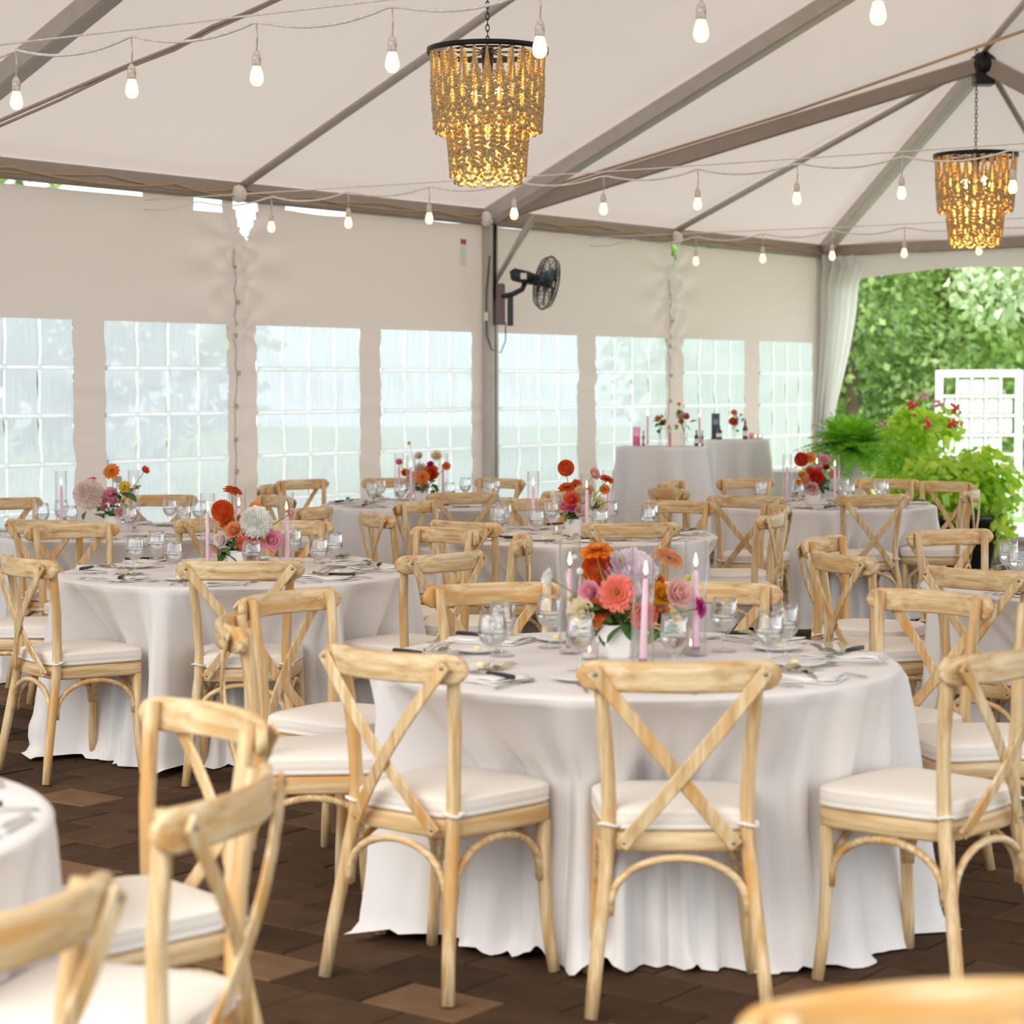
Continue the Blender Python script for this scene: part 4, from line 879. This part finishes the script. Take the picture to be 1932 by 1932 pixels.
arrangement('L', 9.15, 449, 1044, .055, .095, 'orange pompon, white dahlia and peach flowers in a vase on the left table', [
    ('zinnia', 'red orange', 439, 926, 31, 0, (.1, .35, .9)), ('pompon', 'red orange', 420, 964, 35, -.02), ('dahlia', 'white', 483, 985, 52, -.04, (.1, -.95, .15)), ('rose', 'peach', 441, 1001, 31, -.06), ('rose', 'blush', 417, 1019, 30, -.05, (-.4, -.8, .1)),
    ('rose', 'soft pink', 409, 1036, 24, -.02, (-.6, -.7, -.1)), ('zinnia', 'orange', 428, 985, 26, .02), ('rose', 'peach', 455, 979, 18, .03), ('zinnia', 'orange', 482, 956, 20, .06), ('zinnia', 'coral', 460, 1025, 27, -.06, (0, -.7, -.3)),
    ('zinnia', 'red orange', 486, 1017, 30, -.03, (.2, -.8, -.1)), ('rose', 'pink', 511, 1018, 38, -.02, (.5, -.8, .1)), ('rose', 'soft pink', 548, 969, 20, 0, (.8, -.3, .3)), ('bud', 'yellow', 407, 1003, 9, 0), ('bud', 'lime', 498, 1014, 8, -.05), ('bud', 'orange', 416, 990, 8, 0)],
    [(428, 1038, 14, 10), (462, 1036, 14, 10), (455, 1010, 16, 16), (480, 1030, 14, 8)], 34)
arrangement('T3', 11.4, 1083, 1000, .048, .088, 'coral, peach and magenta flowers in a white vase on the centre table', [
    ('pompon', 'red orange', 1068, 883, 26, 0), ('rose', 'soft pink', 1121, 894, 22, 0, (.4, -.7, .3)), ('zinnia', 'red orange', 1145, 904, 24, 0, (.5, -.3, .8)), ('zinnia', 'orange', 1141, 923, 17, .02), ('zinnia', 'red orange', 1069, 920, 27, 0, (-.2, -.4, .9)),
    ('rose', 'coral', 1088, 914, 19, .02), ('rose', 'white', 1054, 942, 22, -.02, (-.5, -.7, .3)), ('rose', 'coral', 1079, 943, 29, -.05), ('rose', 'pink', 1063, 957, 20, -.04), ('zinnia', 'magenta', 1080, 958, 15, -.05), ('rose', 'soft pink', 1095, 963, 22, -.05, (.2, -.9, 0)),
    ('rose', 'cream', 1096, 929, 27, .0), ('rose', 'cream', 1131, 952, 28, .02, (.5, -.7, .2)), ('bud', 'lime', 1117, 943, 12, -.03), ('rose', 'peach', 1110, 925, 20, .03), ('bud', 'white', 1044, 930, 12, 0)],
    [(1072, 970, 12, 6), (1084, 972, 10, 5), (1120, 962, 10, 12)], 20)
arrangement('T1', 11.8, 213, 984, .048, .088, 'blush dahlia with pink and orange flowers in a white vase on the far left table', [
    ('zinnia', 'orange', 210, 889, 26, 0, (.1, -.9, .4)), ('zinnia', 'orange', 170, 907, 22, 0, (-.2, -.2, .9)), ('dahlia', 'blush', 168, 933, 50, -.03), ('rose', 'pink', 209, 932, 25, -.03), ('rose', 'soft pink', 196, 943, 21, -.03), ('zinnia', 'yellow', 235, 918, 20, 0), ('rose', 'coral', 274, 887, 15, 0, (.6, -.5, .5)),
    ('rose', 'soft pink', 228, 967, 22, -.04), ('rose', 'pink', 196, 957, 13, -.03), ('rose', 'white', 222, 905, 16, .02), ('rose', 'pink', 214, 945, 18, -.04)], [(225, 945, 18, 16), (180, 966, 16, 6), (205, 965, 14, 8), (237, 930, 10, 10)], 26)
arrangement('T2', 14.6, 795, 930, .05, .088, 'orange poppy-like flowers in a white vase on the far centre table', [
    ('zinnia', 'orange', 797, 900, 23, -.04, (0, -.95, .2)), ('rose', 'red orange', 813, 894, 30, 0), ('rose', 'red orange', 765, 892, 15, 0), ('rose', 'soft pink', 800, 918, 18, -.04), ('rose', 'blush', 793, 884, 20, .02), ('rose', 'magenta', 812, 876, 12, 0), ('rose', 'cream', 823, 860, 19, 0), ('rose', 'pink', 753, 872, 13, 0),
    ('zinnia', 'red orange', 842, 879, 14, 0), ('rose', 'blush', 790, 860, 15, 0), ('zinnia', 'peach', 782, 898, 18, 0), ('rose', 'coral', 772, 905, 12, 0), ('bud', 'yellow', 772, 836, 8, 0)], [(803, 918, 16, 8), (818, 912, 10, 10), (780, 915, 10, 8)], 18)
arrangement('R', 14.3, 1533, 950, .055, .10, 'red pompon, rust and pink flowers in a white pot on the back right table', [
    ('pompon', 'red', 1512, 867, 22, 0), ('zinnia', 'orange', 1528, 863, 19, 0), ('rose', 'pink', 1555, 867, 19, 0), ('rose', 'pink', 1544, 886, 18, 0), ('dahlia', 'red', 1540, 901, 25, -.02), ('pompon', 'peach', 1520, 908, 18, -.03), ('rose', 'gold', 1513, 897, 16, 0), ('rose', 'orange', 1508, 912, 14, 0), ('rose', 'soft pink', 1532, 921, 24, -.06, (-.2, -.9, -.1)),
    ('rose', 'rust', 1559, 882, 12, 0), ('rose', 'coral', 1572, 896, 17, 0), ('rose', 'coral', 1528, 888, 16, 0), ('rose', 'rust', 1552, 908, 16, 0)], [(1556, 918, 14, 12), (1515, 922, 10, 8), (1540, 915, 14, 10)], 20)

# ------------------------------------------------------------------ cocktail tables, white side table and what stands on them
def cocktail(x, Y, r, h, label):
    q = D(x, 800, Y); t = thing('cocktail_table', label, 'table', (q.x, q.y, 0)); m = MB(); vs = []; fs = []; n = 96
    lv = [(r*.1, h), (r*.9, h), (r, h-.004), (r*1.005, h-.03)]+[(r*(1.0+.16*(1-k/10)), h*k/10) for k in range(9, -1, -1)]
    for j, (rr, z) in enumerate(lv):
        for i in range(n):
            th = 2*pi*i/n; a = 0 if j < 3 else .035*min(1, (h-z)/.4)*(sin(8*th)+.5*sin(13*th+1)); vs.append(((rr+a)*cos(th), (rr+a)*sin(th), max(z, .004)))
    for j in range(len(lv)-1):
        for i in range(n): fs.append((j*n+i, (j+1)*n+i, (j+1)*n+(i+1) % n, j*n+(i+1) % n))
    fs.append(tuple(range(n))); m.add(vs, fs); m.obj('table_cover', CLOTH, t)
    m = MB(); m.lathe([(r*.6, 0), (r*.6, .02), (.03, .04), (.03, h-.03), (r*.97, h-.028), (r*.97, h-.006), (.001, h-.006)], 24); m.obj('pedestal', BLACKM, t)
    return q
cocktail(1248, 17.4, .37, 1.07, 'tall round cocktail table in a white cloth, front one of the two by the windows')
cocktail(1390, 19.75, .30, 1.07, 'tall round cocktail table in a white cloth, rear one of the two by the windows')
t = thing('side_table', 'low white-clothed table behind the back right table, beside the fern pedestal', 'table', tuple(D(1530, 884, 20.6)*Vector((1, 1, 0)) if False else (D(1530, 884, 20.6).x, 20.6, 0)), 0)
m = MB(); m.box((0, 0, .375), (.82, .7, .75), None, .01); m.obj('table_cover', CLOTH, t)
m = MB(); m.box((0, 0, .02), (.7, .6, .03)); m.obj('base', BLACKM, t)
PINKG = thin_glass('pink_glass', (1, .78, .86, 1), gl=.3); GREENG = plain('green_glass', srgb(120, 150, 90), .25); BROWNG = plain('brown_bottle', srgb(90, 66, 54), .3); DKG = plain('dark_bottle', srgb(60, 76, 84), .25)
def vessel(kind, x, yt, yb, Y, label, mat, cat, name, w):
    h = (yb-yt)*Y/F; r = w*Y/F/2; q = D(x, yb, Y); z = 1.0715; t = thing(name, label, cat, (q.x, q.y, z)); m = MB()
    if kind == 'bottle':
        m.lathe([(r*.95, 0), (r, .01), (r, h*.6), (r*.4, h*.75), (r*.36, h*.93)], 14); m.obj('glass_body', mat, t); m = MB(); m.lathe([(r*.42, h*.93), (r*.42, h), (.001, h)], 12); m.obj('cap', BLACKP, t)
        m = MB(); m.lathe([(r*1.01, h*.18), (r*1.01, h*.45)], 14, cap=False); m.obj('bottle_label', CERAM if mat is not GREENG else PK, t)
    elif kind == 'taper':
        m.lathe([(.011, .02), (.008, h-.03), (.001, h-.028)], 10); m.obj('wax', PINKW, t); m = MB(); m.lathe([(.001, h-.03), (.006, h-.015), (.001, h)], 8); m.obj('flame', FLAME, t)
        m = MB(); m.lathe([(.03, 0), (.03, .008), (.012, .012), (.012, .022)], 12); m.obj('holder', GOBG, t)
    elif kind == 'jar':
        m.lathe([(r, 0), (r, h), (r*.92, h), (r*.92, .004), (.001, .004)], 16); m.obj('cup', mat, t); m = MB(); m.lathe([(r*.88, .005), (r*.88, h*.5), (.001, h*.5)], 14); m.obj('wax', PINKW, t)
    return t
def budvase(x, yt, yb, Y, w, fl, label, lv):
    h = (yb-yt)*Y/F; q = D(x, yb, Y); root = thing('bud_vase', label, 'vase', (q.x, q.y, 1.0715)); r = w*Y/F/2; m = MB(); m.lathe([(r*.8, 0), (r, h*.3), (r*.7, h*.8), (r*.9, h), (r*.75, h), (r*.8, h*.3), (.001, .006)], 16); m.obj('glass', GLASS, root)
    rp = Vector(root.location)
    for i, (k, cn, fx, fy, dp) in enumerate(fl):
        w3 = D(fx, fy, Y)-rp; o = bloom_mb(k, dp*Y/F, (0, -.8, .5), i).obj({'pompon': 'dahlia', 'dahlia': 'dahlia', 'zinnia': 'zinnia', 'rose': 'lisianthus'}[k], pal(COL[cn], cn.replace(' ', '_')), root, w3)
        mm = MB(); mm.tube([Vector((0, 0, .01))-w3, Vector((0, 0, h))-w3, Vector((0, .01, -.01))], .0025, 5); mm.obj('stem', STEMG, o)
    rl = random.Random(x)
    for i in range(lv):
        fx, fy = fl[i % len(fl)][2:4]; w3 = D(fx+rl.uniform(-10, 10), fy+rl.uniform(4, 16), Y)-rp; mobj('leaf', LF2, None, root, w3, (rl.uniform(-.9, .6), rl.uniform(-.6, .6), rl.uniform(0, 6.3)))
CT = ' on the front cocktail table'; CR = ' on the rear cocktail table'
vessel('jar', 1201, 793, 829, 17.45, 'pale pink glass jar candle, leftmost'+CT, PINKG, 'candle', 'jar_candle', 15)
vessel('bottle', 1214, 800, 829, 17.4, 'slim green bottle with a pink label'+CT, GREENG, 'bottle', 'bottle', 6)
vessel('taper', 1222, 766, 831, 17.3, 'tall pink candle left of the small flower vase'+CT, PINKW, 'candle', 'taper_candle', 5)
vessel('jar', 1264, 802, 830, 17.2, 'narrow pink glass right of the small flower vase'+CT, PINKG, 'glass', 'jar_candle', 5)
vessel('bottle', 1314, 797, 827, 17.4, 'dark blue-grey bottle right of the bouquet'+CT, DKG, 'bottle', 'bottle', 8)
vessel('taper', 1320, 768, 828, 17.6, 'thin pink candle right of the bouquet'+CT, PINKW, 'candle', 'taper_candle', 4)
vessel('bottle', 1325, 798, 827, 17.35, 'small green bottle, rightmost'+CT, GREENG, 'bottle', 'bottle', 6)
budvase(1245, 808, 831, 17.3, 11, [('rose', 'peach', 1241, 790, 14), ('rose', 'blush', 1248, 786, 10), ('zinnia', 'rust', 1250, 798, 12)], 'bud vase of peach blooms and greenery, left one'+CT, 10)
budvase(1291, 805, 829, 17.4, 16, [('rose', 'blush', 1284, 783, 20), ('rose', 'coral', 1294, 786, 16), ('rose', 'gold', 1285, 796, 13), ('zinnia', 'gold', 1281, 762, 8)], 'glass vase with the largest mixed bouquet'+CT, 12)
budvase(1386, 803, 828, 19.7, 11, [('zinnia', 'red', 1384, 795, 19), ('zinnia', 'coral', 1385, 778, 13), ('rose', 'blush', 1398, 783, 7)], 'bud vase with two red-orange blooms'+CR, 10)
vessel('bottle', 1357, 803, 829, 19.6, 'squat dark red-brown bottle in front of the black sign'+CR, BROWNG, 'bottle', 'bottle', 11)
vessel('bottle', 1406, 794, 829, 19.65, 'tall brown bottle right of the red flowers'+CR, BROWNG, 'bottle', 'bottle', 10)
vessel('jar', 1418, 817, 829, 19.7, 'small pink votive'+CR, PINKG, 'candle', 'jar_candle', 10)
for i, (x, w) in enumerate(((1425, 'left one of two lit tealights'), (1434, 'right one of two lit tealights'))):
    q = D(x, 829, 19.6); t = thing('tealight', w+CR, 'candle', (q.x, q.y, 1.0715)); mobj('cup', VG, None, t); mobj('wax', VW, None, t); mobj('flame', VF, None, t)
q = D(1350, 829, 19.75); sg = thing('table_sign', 'small black upright sign with a pale scribble on the rear cocktail table', 'sign', (q.x, q.y, 1.0715), .1)
m = MB(); m.box((0, 0, .12), (.075, .012, .235), None, .004); m.obj('board', DKG, sg)
m = MB(); m.box((0, -.008, .16), (.045, .003, .05)); m.obj('picture', plain('pale_print', srgb(150, 156, 150), .6), sg)
m = MB(); m.box((0, 0, .006), (.08, .05, .012)); m.obj('foot', BLACKP, sg)

# ------------------------------------------------------------------ string lights
m = MB(); m.lathe([(.001, -.067), (.012, -.0645), (.0195, -.056), (.0225, -.044), (.0205, -.028), (.015, -.010), (.012, 0), (.001, 0)], 16); BU = m.mesh('bulb'); BU.materials.append(BULBM)
m = MB(); m.lathe([(.013, -.004), (.0145, .0), (.0150, .02), (.013, .036), (.008, .044), (.004, .048)], 12); m.tube([(0, 0, .045), (.003, 0, .09), (0, 0, .135)], .003, 5); SKT = m.mesh('lamp_socket'); SKT.materials.append(SOCK)
def strand(label, p0, dirv, ts, zb, sp, ext, drop=.14):
    d = Vector(dirv).normalized(); root = thing('string_lights', label, 'lights', (p0[0], p0[1], zb)); n = len(ts)
    for t in ts:
        o = mobj('lamp_socket', SKT, None, root, d*t*sp+Vector((0, 0, 0))); o.scale = (1.15, 1.15, 1.15); mobj('bulb', BU, None, o)
    t0, t1 = ts[0]*sp-ext[0], ts[-1]*sp+ext[1]; m = MB(); pts = []
    N = int((t1-t0)/.06)
    for i in range(N+1):
        s = t0+(t1-t0)*i/N; ph = (s/sp-ts[0]) % 1; pts.append(d*s+Vector((0, 0, 1.15*drop-.045*4*ph*(1-ph))))
    m.tube(pts, .006, 5, (0, 0, 1)); m.obj('cord', CORD, root)
    m = MB(); m.tube([d*t0+Vector((0, 0, 1.15*drop+.03)), d*((t0+t1)/2)+Vector((0, 0, 1.15*drop+.02)), d*t1+Vector((0, 0, 1.15*drop+.03))], .004, 5, (0, 0, 1)); m.obj('messenger_wire', CORD, root)
DV = (.849, -.528, 0)
strand('nearest string of warm bulbs across the top left', (D(740, 115, 7.63).x, 7.63), DV, [-4, -3, -2, -1, 0, 1, 2, 3, 4], 2.735, .61, (.4, .6))
strand('middle string of warm bulbs crossing below the front chandelier', (D(970, 400, 13.2).x, 13.2), DV, [-3, -2, -1, 0, 1, 2, 3, 4, 5, 6], 2.655, .63, (1.5, .8))
strand('farthest string of small warm bulbs near the corner curtain', (D(1570, 487, 16.9).x, 16.9), DV, [-2, -1, 0, 1, 2, 3], 2.62, .60, (1.0, .8))
def cable(label, pts, r=.006, mat=TANCORD):
    m = MB(); m.tube(pts, r, 6, (0, 0, 1)); tag(m.obj('cable', mat), label, 'cable')
cable('thin tan cord running up the canopy across the top left corner', [D(-40, 245, 11.2), D(110, 180, 11.5), D(230, 128, 11.7), D(330, 88, 11.8), D(400, 50, 11.9), D(460, 26, 12), D(530, -6, 12.1), D(600, -36, 12.2)], .010, BEAM)
cable('second tan cord just below the first in the top left corner', [D(-40, 255, 11.2), D(110, 190, 11.5), D(230, 132, 11.7), D(330, 94, 11.8), D(400, 57, 11.9), D(460, 31, 12), D(530, -2, 12.1), D(600, -30, 12.2)], .008, BEAM)
q2 = D(1841, 90, 15.3)
cable('tan suspension cord holding the rear chandelier', [(A0+E3).lerp(CROWN, t_)+Vector((-.05, -.06, -.02)) for t_ in (.05, .2, .35, .5, .62)]+[q2.lerp((A0+E3).lerp(CROWN, .62), .5), q2, D(1960, 48, 14.8)], .012)

# ------------------------------------------------------------------ chandeliers
def bead_strand(tier, i, k, R0, R1, n, sag, z0, rng, span=1):
    a0 = 2*pi*(i+.5*(k % 2))/n; a1 = a0+2*pi*span/n; pts = []; N = 160
    for j in range(N+1):
        u = j/N; v = abs(2*u-1); dep = sag*(1-v**2.6); ua = .5+.5*(1 if u > .5 else -1)*(v**.75)
        a = a0+(a1-a0)*ua; r = (R0+(R1-R0)*(dep/.42))+rng; pts.append(Vector((r*cos(a), r*sin(a), z0-dep)))
    m = MB(); dist = 0; nxt = 0
    for j in range(1, N+1):
        seg = (pts[j]-pts[j-1]).length; dist += seg
        if dist >= nxt:
            p = pts[j]; fr = (z0-p.z)/max(.01, sag); s = .0046 if fr < .5 else (.0066 if fr < .72 else .0108)
            m.ball(p, s, 6, 4); nxt = dist+s*1.9
    return m.mesh('bead_strand')
CHM = {}
def ch_build():
    L = []; 
    for i in range(14):
        for k, sg_ in enumerate((.16, .20, .24, .28, .325, .37)): L.append(bead_strand(0, i, k, .282, .255, 14, sg_+.01*sin(i*3), -.012, .004*(k % 2)))
        for k, sg_ in enumerate((.30, .345, .385)): L.append(bead_strand(0, i, k, .272, .250, 14, sg_, -.012, .004*(k % 2), 2))
    for i in range(12):
        for k, sg_ in enumerate((.40, .44, .48, .52, .56, .60)): L.append(bead_strand(1, i, k, .222, .185, 12, sg_+.008*sin(i*5), -.012, .006*(k % 3)))
        for k, sg_ in enumerate((.50, .57, .63)): L.append(bead_strand(1, i, k, .212, .178, 12, sg_, -.012, .005*(k % 2), 2))
    for me in L: me.materials.append(BEADM)
    CHM['beads'] = L
    m = MB(); m.sweep([(.298*cos(2*pi*i/48), .298*sin(2*pi*i/48), 0) for i in range(49)], rrect(.004, .024, .001, 1), (0, 0, 1), True, True); 
    m = MB(); m.lathe([(.296, -.012), (.300, -.012), (.300, .014), (.296, .014), (.296, -.012)], 48, cap=False)
    m.lathe([(.205, -.012), (.210, -.012), (.210, -.002), (.205, -.002), (.205, -.012)], 36, cap=False)
    for k in range(3):
        a = k*pi/3; m.tube([(-.297*cos(a), -.297*sin(a), -.004), (.297*cos(a), .297*sin(a), -.004)], .005, 6, (0, 0, 1))
    CHM['hoop'] = m.mesh('hoop'); CHM['hoop'].materials.append(BLACKM)
    m = MB(); m.lathe([(.001, .03), (.03, .02), (.03, -.03), (.02, -.16), (.001, -.17)], 14)
    for k in range(4):
        a = k*pi/2+.4; m.tube([(0, 0, -.13), (.06*cos(a), .06*sin(a), -.16), (.10*cos(a), .10*sin(a), -.15)], .006, 6, (0, 0, 1))
    CHM['lamp_cluster'] = m.mesh('lamp_cluster'); CHM['lamp_cluster'].materials.append(BLACKM)
    m = MB(); m.lathe([(.001, -.0), (.010, -.005), (.019, -.03), (.021, -.05), (.012, -.072), (.001, -.078)], 12); CHM['bulb'] = m.mesh('bulb'); CHM['bulb'].materials.append(emis('chandelier_bulb', (1, .74, .36, 1), 20))
ch_build()
def chandelier(label, x, y, Y, ztop):
    q = D(x, y, Y); t = thing('chandelier', label, 'chandelier', q)
    for me in CHM['beads']: mobj('bead_strand', me, None, t)
    mobj('hoop', CHM['hoop'], None, t); h = mobj('lamp_cluster', CHM['lamp_cluster'], None, t)
    for k in range(4):
        a = k*pi/2+.4; mobj('bulb', CHM['bulb'], None, h, (.10*cos(a), .10*sin(a), -.15))
        l = bpy.data.lights.new('chandelier_light', 'POINT'); l.energy = 6.5; l.color = (1, .68, .26); l.shadow_soft_size = .03; lo = bpy.data.objects.new('chandelier_light', l); C.objects.link(lo); lo.parent = t; lo.location = (.09*cos(a), .09*sin(a), -.27 if k % 2 else -.42)
    H = ztop-q.z; n = int(H/.028); m = MB()
    for k in range(n):
        z = .03+k*.028; pts = []
        for i in range(13):
            a = 2*pi*i/12; u = .009*cos(a); v = .0185*sin(a); pts.append((u, 0, z+v) if k % 2 else (0, u, z+v))
        m.tube(pts, .0028, 5, (1, 0, 0) if not k % 2 else (0, 1, 0))
    m.obj('chain', BLACKM, t)
    return q
c1 = chandelier('tiered wooden-bead chandelier glowing amber at top centre, the nearer one', 920, 97, 10.6, 4.9)
c2 = chandelier('smaller wooden-bead chandelier hanging under the tent peak at the right', 1841, 294, 15.3, q2.z)
